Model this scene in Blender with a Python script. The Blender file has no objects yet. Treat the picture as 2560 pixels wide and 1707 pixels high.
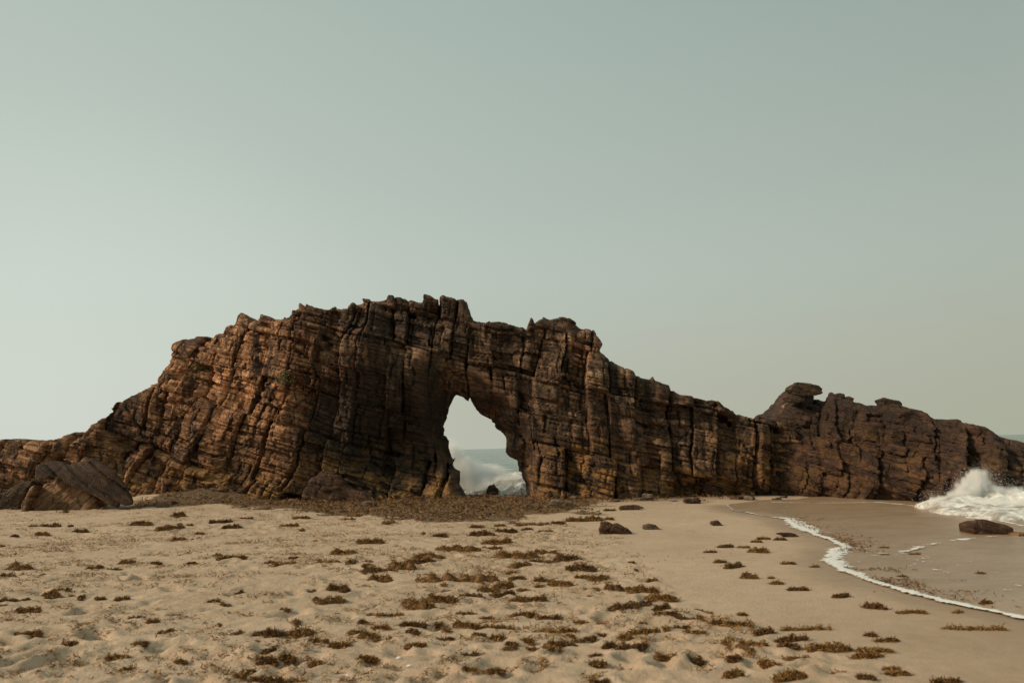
import bpy, math, random
import numpy as np
from mathutils import Matrix, Vector

# ------------------------------------------------------------------ camera
FPX, CX, CY = 1991.0, 1280.0, 853.5          # the photograph's pixels (2560 x 1707)
ROLL = math.radians(-1.55)
PITCH = math.atan(266.0 / FPX)
CAMZ = 1.6
scene = bpy.context.scene
COL = scene.collection
cam_data = bpy.data.cameras.new('camera')
cam_data.sensor_width = 36.0
cam_data.lens = 36.0 * FPX / 2560.0
cam_data.clip_end = 20000
cam_data.dof.use_dof = True
cam_data.dof.focus_distance = 24.0
cam_data.dof.aperture_fstop = 2.2
cam = bpy.data.objects.new('camera', cam_data)
COL.objects.link(cam)
RM = Matrix.Rotation(math.pi / 2 + PITCH, 3, 'X') @ Matrix.Rotation(ROLL, 3, 'Z')
cam.matrix_world = Matrix.Translation((0, 0, CAMZ)) @ RM.to_4x4()
scene.camera = cam
RN = np.array(RM)

# ------------------------------------------------------------------ sky, sun, exposure
SUN = Vector((-0.84, -0.17, 0.52)).normalized()
sun_el = math.asin(SUN.z)
sun_az = math.atan2(SUN.x, SUN.y)
world = bpy.data.worlds.new('World')
scene.world = world
world.use_nodes = True
nt = world.node_tree
nt.nodes.clear()


def N(tree, kind, **kw):
    n = tree.nodes.new(kind)
    for k, v in kw.items():
        if k.startswith('i_'):
            key = k[2:]
            n.inputs[int(key) if key.isdigit() else key.replace('_', ' ')].default_value = v
        else:
            setattr(n, k, v)
    return n


def srgb(r, g, b, a=1.0):
    f = lambda c: (c / 255 / 12.92) if c / 255 <= 0.04045 else ((c / 255 + 0.055) / 1.055) ** 2.4
    return (f(r), f(g), f(b), a)


def ramp(tree, stops, interp='LINEAR'):
    n = tree.nodes.new('ShaderNodeValToRGB')
    e = n.color_ramp.elements
    n.color_ramp.interpolation = interp
    while len(e) < len(stops):
        e.new(0.5)
    for el, (p, c) in zip(e, stops):
        el.position = p
        el.color = c if len(c) == 4 else (*c, 1)
    return n


L = nt.links.new
tc = N(nt, 'ShaderNodeTexCoord')
sep = N(nt, 'ShaderNodeSeparateXYZ')
L(tc.outputs['Generated'], sep.inputs[0])
# hazy air: pale low on the sun's side, duller and warmer away from it
side = N(nt, 'ShaderNodeVectorMath', operation='DOT_PRODUCT')
side.inputs[1].default_value = Vector((-0.97, 0.25, -0.10)).normalized()
L(tc.outputs['Generated'], side.inputs[0])
mr = N(nt, 'ShaderNodeMapRange', i_1=-0.35, i_2=0.75)
L(side.outputs['Value'], mr.inputs[0])
lo = ramp(nt, [(0.05, srgb(172, 174, 156)), (0.58, srgb(183, 185, 170)), (0.95, srgb(201, 207, 197))])
mi = ramp(nt, [(0.03, srgb(172, 181, 170)), (0.50, srgb(183, 193, 183)), (0.93, srgb(197, 206, 196))])
hi = ramp(nt, [(0.02, srgb(150, 165, 158)), (0.46, srgb(164, 179, 171)), (0.86, srgb(177, 190, 180))])
for rr_ in (lo, mi, hi):
    L(mr.outputs[0], rr_.inputs[0])
e1 = N(nt, 'ShaderNodeMapRange', i_1=0.02, i_2=0.24, interpolation_type='SMOOTHSTEP')
e2 = N(nt, 'ShaderNodeMapRange', i_1=0.20, i_2=0.50)
L(sep.outputs['Z'], e1.inputs[0]); L(sep.outputs['Z'], e2.inputs[0])
mix0 = N(nt, 'ShaderNodeMix', data_type='RGBA')
L(e1.outputs[0], mix0.inputs['Factor']); L(lo.outputs[0], mix0.inputs['A']); L(mi.outputs[0], mix0.inputs['B'])
mix = N(nt, 'ShaderNodeMix', data_type='RGBA')
L(e2.outputs[0], mix.inputs['Factor']); L(mix0.outputs['Result'], mix.inputs['A']); L(hi.outputs[0], mix.inputs['B'])
glow = N(nt, 'ShaderNodeVectorMath', operation='DOT_PRODUCT')
glow.inputs[1].default_value = Vector((-0.45, 0.885, 0.06)).normalized()
L(tc.outputs['Generated'], glow.inputs[0])
gm = N(nt, 'ShaderNodeMapRange', i_1=0.93, i_2=1.0, i_3=1.0, i_4=1.07, interpolation_type='SMOOTHSTEP')
L(glow.outputs['Value'], gm.inputs[0])
sky = N(nt, 'ShaderNodeTexSky', sky_type='NISHITA', sun_disc=False, sun_elevation=sun_el, sun_rotation=sun_az,
        air_density=1.2, dust_density=5.0, ozone_density=1.0)
bg1 = N(nt, 'ShaderNodeBackground')
gs = N(nt, 'ShaderNodeMath', operation='MULTIPLY', i_1=1.07)
L(gm.outputs[0], gs.inputs[0]); L(gs.outputs[0], bg1.inputs['Strength'])
bg2 = N(nt, 'ShaderNodeBackground', i_Strength=0.05)
L(mix.outputs['Result'], bg1.inputs['Color'])
L(sky.outputs[0], bg2.inputs['Color'])
mx = N(nt, 'ShaderNodeMixShader', i_Fac=0.08)
L(bg1.outputs[0], mx.inputs[1])
L(bg2.outputs[0], mx.inputs[2])
wo = N(nt, 'ShaderNodeOutputWorld')
L(mx.outputs[0], wo.inputs['Surface'])

sd = bpy.data.lights.new('sun', 'SUN')
sd.energy = 3.1
sd.angle = math.radians(9)
sd.color = (1.0, 0.775, 0.545)
so = bpy.data.objects.new('sun', sd)
COL.objects.link(so)
so.location = SUN * 60
so.rotation_euler = (-SUN).to_track_quat('-Z', 'Y').to_euler()
scene.view_settings.view_transform = 'Standard'
scene.view_settings.look = 'None'
scene.view_settings.exposure = 0.0
scene.cycles.use_denoising = True
scene.cycles.volume_step_rate = 0.25
scene.cycles.max_bounces = 12
scene.cycles.volume_bounces = 8

# ------------------------------------------------------------------ helpers


def ray(px, py):
    return RN @ np.array([(px - CX) / FPX, -(py - CY) / FPX, -1.0])


def W(px, py, Y):
    """point where the sight line through a pixel of the photograph reaches depth Y"""
    d = ray(px, py)
    return np.array([0, 0, CAMZ]) + d * (Y / d[1])


def h01(*ks):
    """hash of integer arrays -> 0..1"""
    h = np.zeros(np.broadcast(*ks).shape, np.uint32)
    for i, k in enumerate(ks):
        k = np.asarray(k).astype(np.int64).astype(np.uint32)
        h = (h ^ (k * np.uint32((0x9E3779B1, 0x85EBCA77, 0xC2B2AE3D, 0x27D4EB2F)[i % 4]))).astype(np.uint32)
        h = (h ^ (h >> np.uint32(15))) * np.uint32(0x2C1B3C6D)
        h = (h ^ (h >> np.uint32(12))) * np.uint32(0x297A2D39)
    h = h ^ (h >> np.uint32(15))
    return (h.astype(np.float64) / 4294967295.0).astype(np.float32)


def vn2(x, y, seed=0):
    x = np.asarray(x, np.float32); y = np.asarray(y, np.float32)
    ix = np.floor(x); iy = np.floor(y)
    fx = x - ix; fy = y - iy
    fx = fx * fx * (3 - 2 * fx); fy = fy * fy * (3 - 2 * fy)
    ix = ix.astype(np.int64); iy = iy.astype(np.int64)
    a = h01(ix, iy, seed); b = h01(ix + 1, iy, seed); c = h01(ix, iy + 1, seed); d = h01(ix + 1, iy + 1, seed)
    return ((a * (1 - fx) + b * fx) * (1 - fy) + (c * (1 - fx) + d * fx) * fy) * 2 - 1


def fbm2(x, y, seed=0, o=3):
    s = 0; a = 1.0; t = 0
    for i in range(o):
        s = s + a * vn2(x * 2 ** i + 17.3 * i, y * 2 ** i - 9.1 * i, seed + i); t += a; a *= 0.5
    return s / t


def vn3(x, y, z, seed=0):
    ix = np.floor(x); iy = np.floor(y); iz = np.floor(z)
    fx = x - ix; fy = y - iy; fz = z - iz
    fx = fx * fx * (3 - 2 * fx); fy = fy * fy * (3 - 2 * fy); fz = fz * fz * (3 - 2 * fz)
    ix = ix.astype(np.int64); iy = iy.astype(np.int64); iz = iz.astype(np.int64) + seed * 7919
    r = 0
    for dx in (0, 1):
        wx = fx if dx else 1 - fx
        for dy in (0, 1):
            wy = fy if dy else 1 - fy
            for dz in (0, 1):
                wz = fz if dz else 1 - fz
                r = r + h01(ix + dx, iy + dy, iz + dz) * (wx * wy * wz)
    return r * 2 - 1


def noise_grid(xs, ys, zs, sx, sy, sz, seed):
    """smooth noise on a regular grid, by interpolating a coarse lattice axis by axis"""
    rng = np.random.default_rng(seed)
    out = None
    A = None
    idx = []
    for v, s in ((xs, sx), (ys, sy), (zs, sz)):
        t = (v - v[0]) / s + 0.37
        i = np.floor(t).astype(int); f = t - i
        f = (f * f * (3 - 2 * f)).astype(np.float32)
        idx.append((i, f, i.max() + 2))
    A = (rng.random((idx[0][2], idx[1][2], idx[2][2])) * 2 - 1).astype(np.float32)
    for ax in (2, 1, 0):
        i, f, n = idx[ax]
        sh = [1, 1, 1]; sh[ax] = -1
        f = f.reshape(sh)
        A = np.take(A, i, ax) * (1 - f) + np.take(A, i + 1, ax) * f
    return A


def poly_sdf(poly, X, Z):
    """signed distance to a polygon, negative inside"""
    P = np.asarray(poly, np.float32)
    d2 = np.full(X.shape, 1e9, np.float32)
    ins = np.zeros(X.shape, bool)
    for i in range(len(P)):
        a = P[i]; b = P[(i + 1) % len(P)]
        e = b - a
        wx = X - a[0]; wz = Z - a[1]
        t = np.clip((wx * e[0] + wz * e[1]) / max(float(e @ e), 1e-12), 0, 1)
        d2 = np.minimum(d2, (wx - e[0] * t) ** 2 + (wz - e[1] * t) ** 2)
        c = (a[1] <= Z) != (b[1] <= Z)
        if abs(e[1]) > 1e-9:
            ins ^= c & (X < a[0] + (Z - a[1]) / e[1] * e[0])
    d = np.sqrt(d2)
    return np.where(ins, -d, d)


def line_dist(line, X, Y):
    P = np.asarray(line, np.float32)
    d2 = np.full(X.shape, 1e9, np.float32)
    for a, b in zip(P[:-1], P[1:]):
        e = b - a
        t = np.clip(((X - a[0]) * e[0] + (Y - a[1]) * e[1]) / max(float(e @ e), 1e-12), 0, 1)
        d2 = np.minimum(d2, (X - a[0] - e[0] * t) ** 2 + (Y - a[1] - e[1] * t) ** 2)
    return np.sqrt(d2)


def smax(a, b, k):
    h = np.maximum(k - np.abs(a - b), 0) / k
    return np.maximum(a, b) + h * h * k * 0.25


def smin(a, b, k):
    return -smax(-a, -b, k)


def sstep(a, b, x):
    t = np.clip((x - a) / (b - a), 0, 1)
    return t * t * (3 - 2 * t)


def surface_nets(D, org, h):
    S = D < 0
    cnt = np.zeros(tuple(n - 1 for n in D.shape), np.int8)
    for dx in (0, 1):
        for dy in (0, 1):
            for dz in (0, 1):
                cnt += S[dx:D.shape[0] - 1 + dx, dy:D.shape[1] - 1 + dy, dz:D.shape[2] - 1 + dz]
    act = (cnt > 0) & (cnt < 8)
    I, J, K = np.nonzero(act)
    vid = np.full(act.shape, -1, np.int32)
    vid[I, J, K] = np.arange(len(I), dtype=np.int32)
    pos = np.zeros((len(I), 3), np.float32); n = np.zeros(len(I), np.float32)
    cor = [(a, b, c) for a in (0, 1) for b in (0, 1) for c in (0, 1)]
    val = {c: D[I + c[0], J + c[1], K + c[2]] for c in cor}
    for c in cor:
        for ax in range(3):
            if c[ax] == 0:
                e = list(c); e[ax] = 1
                d0 = val[c]; d1 = val[tuple(e)]
                cr = (d0 < 0) != (d1 < 0)
                t = np.where(cr, d0 / np.where(cr, d0 - d1, 1), 0)
                p = np.array(c, np.float32)[None] + np.zeros((len(I), 3), np.float32)
                p[:, ax] = t
                pos += p * cr[:, None]; n += cr
    pos /= n[:, None]
    pos += np.stack([I, J, K], 1)
    V = pos * h + np.asarray(org, np.float32)
    quads = []
    for ax in range(3):
        o1, o2 = [(1, 2), (2, 0), (0, 1)][ax]
        sl0 = [slice(None)] * 3; sl1 = [slice(None)] * 3
        sl0[ax] = slice(0, -1); sl1[ax] = slice(1, None)
        for o in (o1, o2):
            sl0[o] = slice(1, -1); sl1[o] = slice(1, -1)
        a = S[tuple(sl0)]; b = S[tuple(sl1)]
        for flip, m in ((False, a & ~b), (True, ~a & b)):
            q = np.stack(np.nonzero(m), 1)
            if not len(q):
                continue
            q[:, o1] += 1; q[:, o2] += 1
            def cell(d1, d2):
                r = q.copy(); r[:, o1] -= d1; r[:, o2] -= d2
                return vid[r[:, 0], r[:, 1], r[:, 2]]
            f = [cell(1, 1), cell(0, 1), cell(0, 0), cell(1, 0)]
            if flip:
                f = f[::-1]
            quads.append(np.stack(f, 1))
    Q = np.concatenate(quads)
    Q = Q[(Q >= 0).all(1)]
    return V, Q


def biggest(V, Q):
    """drop everything that does not hang together with the largest piece"""
    lab = np.arange(len(V))
    while True:
        m = lab[Q].min(1)
        new = lab.copy()
        for i in range(4):
            np.minimum.at(new, Q[:, i], m)
        new = new[new]
        if (new == lab).all():
            break
        lab = new
    ids, n = np.unique(lab, return_counts=True)
    keep = lab == ids[n.argmax()]
    mp = np.cumsum(keep) - 1
    return V[keep], mp[Q[keep[Q].all(1)]]


def mesh_np(name, V, Q, attrs=None, smooth=True, sharp=None):
    me = bpy.data.meshes.new(name)
    k = Q.shape[1]
    me.vertices.add(len(V))
    me.vertices.foreach_set('co', np.ascontiguousarray(V, np.float32).ravel())
    me.loops.add(Q.size)
    me.loops.foreach_set('vertex_index', np.ascontiguousarray(Q, np.int32).ravel())
    me.polygons.add(len(Q))
    me.polygons.foreach_set('loop_start', np.arange(0, Q.size, k, dtype=np.int32))
    me.update(calc_edges=True)
    me.polygons.foreach_set('use_smooth', np.full(len(Q), smooth, bool))
    for an, av in (attrs or {}).items():
        a = me.attributes.new(an, 'FLOAT', 'POINT')
        a.data.foreach_set('value', np.ascontiguousarray(av, np.float32))
    if sharp:
        me.set_sharp_from_angle(angle=math.radians(sharp))
    me.update()
    return me


def put(name, me, mat, loc=(0, 0, 0), parent=None, label=None, cat=None, group=None, kind=None):
    o = bpy.data.objects.new(name, me)
    COL.objects.link(o)
    if mat is not None:
        me.materials.append(mat)
    o.location = loc
    if parent:
        o.parent = parent
    if label: o['label'] = label
    if cat: o['category'] = cat
    if group: o['group'] = group
    if kind: o['kind'] = kind
    return o


# ------------------------------------------------------------------ the lie of the beach


def zbase(x, y):
    x = np.asarray(x, np.float32); y = np.asarray(y, np.float32)
    z = -0.024 * np.clip(x, 0, 16) - 0.10 * np.clip(x - 16, 0, 20) + 0.012 * np.clip(-x, 0, 16)
    z = z + 0.55 * np.exp(-(((x + 9.6) / 1.5) ** 2 + ((y - 27.2) / 1.3) ** 2))     # sand banked up against the rock
    z = z + 0.22 * np.exp(-(((x + 11.6) / 2.0) ** 2 + ((y - 26.0) / 1.2) ** 2))
    z = z - 1.3 * sstep(27.8, 32.0, y) * sstep(60, 30, np.abs(x))
    z = z - 2.0 * sstep(32.0, 80.0, y)
    z = z + 0.05 * fbm2(x * 0.25, y * 0.25, 5, 2)
    return z


def G(px, py):
    """where the sight line through a pixel meets the beach"""
    d = ray(px, py)
    z = 0.0
    for _ in range(25):
        t = (z - CAMZ) / d[2]
        x, y = d[0] * t, d[1] * t
        z = 0.5 * z + 0.5 * float(zbase(x, y))
    return np.array([x, y, z])


def B(k, zx, zy):
    """pixel of the photograph for a place in the k-th third of its lower edge"""
    return ((0, 853, 1706)[k - 1] + 0.3627 * zx, 1200 + 0.3627 * zy)


FOAM_PX = [(310, 178), (350, 212), (440, 226), (540, 245), (640, 262), (720, 270), (760, 310), (850, 345), (930, 385), (1010, 410),
           (1060, 435), (1120, 465), (1045, 490), (1020, 530), (1030, 570), (1085, 605), (1110, 630), (1200, 655), (1260, 690),
           (1340, 715), (1450, 745), (1560, 780), (1700, 820), (1800, 845), (1900, 865), (2000, 885), (2100, 905), (2200, 925),
           (2352, 960), (2700, 1040), (3300, 1190)]
FOAM = np.array([G(*B(3, *p))[:2] for p in FOAM_PX])
BACK = np.array([G(*B(3, *p))[:2] for p in [(330, 165), (560, 138), (800, 132)]])
SWASH = np.concatenate([FOAM, [[30, 6], [34, 30], [12, 30]], BACK[::-1]])
SMOOTH = np.array([G(*p)[:2] for p in [(1455, 1262), (1350, 1300), (1560, 1330), (1590, 1370), (1640, 1430), (1740, 1490), (1870, 1550), (2000, 1610),
                                       (2200, 1650), (2420, 1690), (2700, 1760), (3300, 1600), (2700, 1400), (2300, 1260), (1900, 1240), (1500, 1248)]])
rngF = np.random.default_rng(12)
# footprints and scuffs trodden into the loose sand
PITS = []
for i in range(420):
    px = rngF.uniform(-150, 2100); py = 1285 + 440 * rngF.random() ** 0.8
    g = G(px, py)
    s = rngF.uniform(0.45, 1.15)
    PITS.append((g[0], g[1], 0.13 * s, 0.075 * s, rngF.uniform(0, 3.14), rngF.uniform(0.02, 0.055) * (0.6 + 0.4 * s)))
for zx, zy in ((650, 1080), (1480, 1200), (1540, 1240), (1990, 930), (360, 1255), (140, 1240), (740, 690), (600, 910)):
    g = G(*B(1, zx, zy)); PITS.append((g[0], g[1], 0.16, 0.10, rngF.uniform(0, 3), 0.07))


def micro(x, y):
    r = sstep(-0.25, 0.5, poly_sdf(SMOOTH, x, y))
    far = sstep(12, 18, y) * sstep(2.0, -2.0, x)
    z = r * (0.018 * fbm2(x * 1.7, y * 1.7, 21, 3) + 0.016 * np.abs(fbm2(x * 3.6, y * 3.6, 31, 3))
             + 0.024 * fbm2(x * 8, y * 9, 41, 3))
    z = z + far * r * 0.05 * np.maximum(fbm2(x * 1.6, y * 3.0, 51, 3), 0)
    z = z + 0.004 * fbm2(x * 2.0, y * 2.0, 61, 2)
    for (cx, cy, a, b, an, dep) in PITS:
        m = (np.abs(x - cx) < 4 * a) & (np.abs(y - cy) < 4 * a)
        if not m.any():
            continue
        dx = x[m] - cx; dy = y[m] - cy
        c, s = math.cos(an), math.sin(an)
        u = (dx * c + dy * s) / a; v = (-dx * s + dy * c) / b
        q = u * u + v * v
        z[m] += (-dep * np.exp(-(q * 0.8) ** 2) + dep * 0.5 * np.exp(-((np.sqrt(q) - 1.65) / 0.45) ** 2) * (0.6 + 0.4 * u / (1 + np.abs(u)))) * r[m]
    return z


def ground(x, y):
    x = np.atleast_1d(np.asarray(x, np.float32)); y = np.atleast_1d(np.asarray(y, np.float32))
    return zbase(x, y) + micro(x, y)


# ------------------------------------------------------------------ materials


def newmat(name):
    m = bpy.data.materials.new(name)
    m.use_nodes = True
    t = m.node_tree
    t.nodes.clear()
    out = N(t, 'ShaderNodeOutputMaterial')
    p = N(t, 'ShaderNodeBsdfPrincipled')
    t.links.new(p.outputs[0], out.inputs['Surface'])
    return m, t, p


def noise(t, vec, scale, detail=4, rough=0.55, dist=0.0):
    n = N(t, 'ShaderNodeTexNoise', i_Scale=scale, i_Detail=detail, i_Roughness=rough, i_Distortion=dist)
    if vec is not None:
        t.links.new(vec, n.inputs['Vector'])
    return n.outputs['Fac']


def mixc(t, fac, a, b, mode='MIX'):
    n = N(t, 'ShaderNodeMix', data_type='RGBA', blend_type=mode)
    for sock, v in (('Factor', fac), ('A', a), ('B', b)):
        if hasattr(v, 'is_linked'):
            t.links.new(v, n.inputs[sock])
        else:
            n.inputs[sock].default_value = v
    return n.outputs['Result']


def math_n(t, op, a, b=None, c=None):
    n = N(t, 'ShaderNodeMath', operation=op)
    for i, v in enumerate((a, b, c)):
        if v is None: continue
        if hasattr(v, 'is_linked'):
            t.links.new(v, n.inputs[i])
        else:
            n.inputs[i].default_value = v
    return n.outputs[0]


def mapr(t, v, a, b, c=0.0, d=1.0, smooth=False):
    n = N(t, 'ShaderNodeMapRange', i_1=a, i_2=b, i_3=c, i_4=d)
    if smooth: n.interpolation_type = 'SMOOTHSTEP'
    t.links.new(v, n.inputs[0])
    return n.outputs[0]


def mapping(t, vec, rot=(0, 0, 0), scale=(1, 1, 1)):
    """turn first, then stretch"""
    if any(rot):
        r = N(t, 'ShaderNodeMapping')
        r.inputs['Rotation'].default_value = rot
        t.links.new(vec, r.inputs['Vector'])
        vec = r.outputs[0]
    n = N(t, 'ShaderNodeMapping')
    n.inputs['Scale'].default_value = scale
    t.links.new(vec, n.inputs['Vector'])
    return n.outputs[0]


def rock_mat(name, cols, dip=14.0, gold=0.0, streak=0.5, bump=1.0, warm=0.0, lichen=0.0, crack_shade=0.0, stain_shade=False):
    """layered rock. cols: dark, mid, light block colours; gold: rusty yellow crusts; streak: dark weathering runs"""
    m, t, p = newmat(name)
    geo = N(t, 'ShaderNodeNewGeometry').outputs['Position']
    thin = mapping(t, geo, (0, -math.radians(dip), 0), (0.7, 0.7, 8.0))
    tint = N(t, 'ShaderNodeAttribute', attribute_name='tint').outputs['Fac']
    big = noise(t, geo, 0.35, 3)
    base = ramp(t, [(0.0, cols[0]), (0.45, cols[1]), (1.0, cols[2])])
    f = math_n(t, 'ADD', math_n(t, 'MULTIPLY', tint, 0.62), math_n(t, 'MULTIPLY', mapr(t, big, 0.35, 0.65), 0.38))
    t.links.new(f, base.inputs[0])
    col = base.outputs[0]
    # thin beds of slightly different stone
    lay = noise(t, thin, 2.2, 5, 0.65)
    col = mixc(t, mapr(t, lay, 0.40, 0.58), mixc(t, 1.0, col, (0.48, 0.44, 0.41, 1), 'MULTIPLY'), col)
    mot = noise(t, geo, 3.5, 6, 0.65)
    col = mixc(t, mapr(t, mot, 0.35, 0.7), mixc(t, 1.0, col, (0.62, 0.55, 0.5, 1), 'MULTIPLY'), mixc(t, 1.0, col, (1.25, 1.16, 1.05, 1), 'MULTIPLY'))
    # reddish stone in places
    red = noise(t, geo, 0.9, 4, 0.6)
    col = mixc(t, mapr(t, red, 0.56, 0.68, 0, 0.55), col, mixc(t, 1.0, col, (1.18, 0.84, 0.70, 1), 'MULTIPLY'))
    if warm:
        # sunlit look put into the colour: lighter, warmer towards the ridge's left end
        sx = N(t, 'ShaderNodeSeparateXYZ'); t.links.new(geo, sx.inputs[0])
        wob = math_n(t, 'ADD', sx.outputs[0], mapr(t, big, 0.2, 0.8, -2.5, 2.5))
        col = mixc(t, mapr(t, wob, -4.5, -8.5, 0, warm, True), col, mixc(t, 1.0, col, (2.05, 1.76, 1.48, 1), 'MULTIPLY'))
    if crack_shade:  # dark of branching cracks painted into the colour, not cut into the mesh
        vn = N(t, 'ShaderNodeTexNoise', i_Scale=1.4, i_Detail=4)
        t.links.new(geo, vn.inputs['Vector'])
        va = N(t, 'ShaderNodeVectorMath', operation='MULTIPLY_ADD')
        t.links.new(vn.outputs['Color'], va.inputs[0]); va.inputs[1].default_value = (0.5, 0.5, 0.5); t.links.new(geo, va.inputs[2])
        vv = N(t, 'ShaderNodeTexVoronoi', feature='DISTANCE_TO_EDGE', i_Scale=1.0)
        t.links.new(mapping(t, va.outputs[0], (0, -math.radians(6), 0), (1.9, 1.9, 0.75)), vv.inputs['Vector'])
        vf = math_n(t, 'MULTIPLY', mapr(t, vv.outputs['Distance'], 0.02, 0.055, crack_shade, 0.0), mapr(t, noise(t, geo, 0.8, 3), 0.42, 0.55))
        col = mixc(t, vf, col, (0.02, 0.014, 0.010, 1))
    if streak:
        st = mapping(t, geo, (0, math.radians(4), 0), (1.7, 1.7, 0.16))
        sn = noise(t, st, 1.3, 5, 0.6, 0.4)
        col = mixc(t, mapr(t, sn, 0.50, 0.63, 0, streak), col, (0.022, 0.016, 0.011, 1))
        st2 = noise(t, mapping(t, geo, (0, math.radians(5), 0), (4.2, 4.2, 0.22)), 1.5, 5, 0.65, 0.5)
        col = mixc(t, mapr(t, st2, 0.56, 0.66, 0, streak), col, (0.016, 0.011, 0.008, 1))
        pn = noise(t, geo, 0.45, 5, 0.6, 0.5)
        if stain_shade:  # dark staining thickened to paint in the shade of the hollow by the opening
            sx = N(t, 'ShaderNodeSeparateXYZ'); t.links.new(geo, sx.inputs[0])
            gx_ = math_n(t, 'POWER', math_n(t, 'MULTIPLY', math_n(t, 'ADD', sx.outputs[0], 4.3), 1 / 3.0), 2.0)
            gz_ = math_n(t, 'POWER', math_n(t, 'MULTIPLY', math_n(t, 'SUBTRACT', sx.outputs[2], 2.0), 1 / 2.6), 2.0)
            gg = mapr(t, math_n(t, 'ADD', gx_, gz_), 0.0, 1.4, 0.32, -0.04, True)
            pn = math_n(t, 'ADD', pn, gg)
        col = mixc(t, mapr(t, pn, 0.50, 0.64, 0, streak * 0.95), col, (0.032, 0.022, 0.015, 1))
    if gold:
        sx = N(t, 'ShaderNodeSeparateXYZ'); t.links.new(geo, sx.inputs[0])
        gz = math_n(t, 'ADD', sx.outputs[2], mapr(t, big, 0.2, 0.8, -1.4, 1.4))
        gn = noise(t, mapping(t, geo, (0, -math.radians(dip), 0), (1, 1, 2.2)), 1.6, 5, 0.68)
        fz = mapr(t, gz, 2.2, 0.2, 0, 1, True)
        fac = math_n(t, 'MULTIPLY', mapr(t, gn, 0.47, 0.58, 0, gold), fz)
        col = mixc(t, fac, col, (0.36, 0.19, 0.065, 1))
    if lichen:
        ln = noise(t, geo, 2.3, 6, 0.7)
        col = mixc(t, mapr(t, ln, 0.63, 0.70, 0, lichen), col, (0.23, 0.19, 0.13, 1))
    t.links.new(col, p.inputs['Base Color'])
    p.inputs['Roughness'].default_value = 0.82
    p.inputs['Specular IOR Level'].default_value = 0.3
    h1 = math_n(t, 'MULTIPLY', lay, 0.075 * bump)
    h2 = math_n(t, 'MULTIPLY', noise(t, geo, 9.0, 6, 0.7), 0.04 * bump)
    vor = N(t, 'ShaderNodeTexVoronoi', feature='DISTANCE_TO_EDGE', i_Scale=2.4)
    t.links.new(mapping(t, geo, (0, -math.radians(dip), 0), (1, 1, 1.8)), vor.inputs['Vector'])
    h3 = mapr(t, vor.outputs['Distance'], 0.0, 0.05, -0.035 * bump, 0.0)
    hh = math_n(t, 'ADD', math_n(t, 'ADD', h1, h2), h3)
    b = N(t, 'ShaderNodeBump', i_Strength=1.0, i_Distance=1.0)
    t.links.new(hh, b.inputs['Height'])
    t.links.new(b.outputs[0], p.inputs['Normal'])
    return m


ROCK = rock_mat('layered rock', [(0.068, 0.041, 0.026), (0.175, 0.108, 0.067), (0.58, 0.395, 0.26)], gold=0.85, streak=0.85, warm=0.85, lichen=0.4, crack_shade=0.9, stain_shade=True)
ROCK_HEAD = rock_mat('wet headland rock', [(0.040, 0.024, 0.018), (0.082, 0.048, 0.035), (0.20, 0.12, 0.082)], dip=22, gold=0.22, streak=0.6, crack_shade=0.5)
ROCK_CAP = rock_mat('dark crust', [(0.060, 0.043, 0.030), (0.105, 0.074, 0.052), (0.18, 0.13, 0.092)], dip=14, streak=0.2)
ROCK_TAN = rock_mat('tan rock', [(0.20, 0.120, 0.066), (0.33, 0.205, 0.115), (0.44, 0.30, 0.185)], dip=-40, streak=0.15)
ROCK_SLAB = rock_mat('grey brown slab', [(0.028, 0.018, 0.012), (0.050, 0.033, 0.022), (0.085, 0.056, 0.038)], dip=36, gold=0.3, streak=0.0, bump=0.3)
ROCK_GREY = rock_mat('grey stone', [(0.12, 0.095, 0.072), (0.19, 0.15, 0.115), (0.27, 0.22, 0.17)], dip=5, streak=0.1, bump=0.4)
ROCK_BROWN = rock_mat('brown stone', [(0.060, 0.035, 0.022), (0.12, 0.068, 0.042), (0.19, 0.115, 0.07)], dip=18, streak=0.15, bump=0.5)


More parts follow.
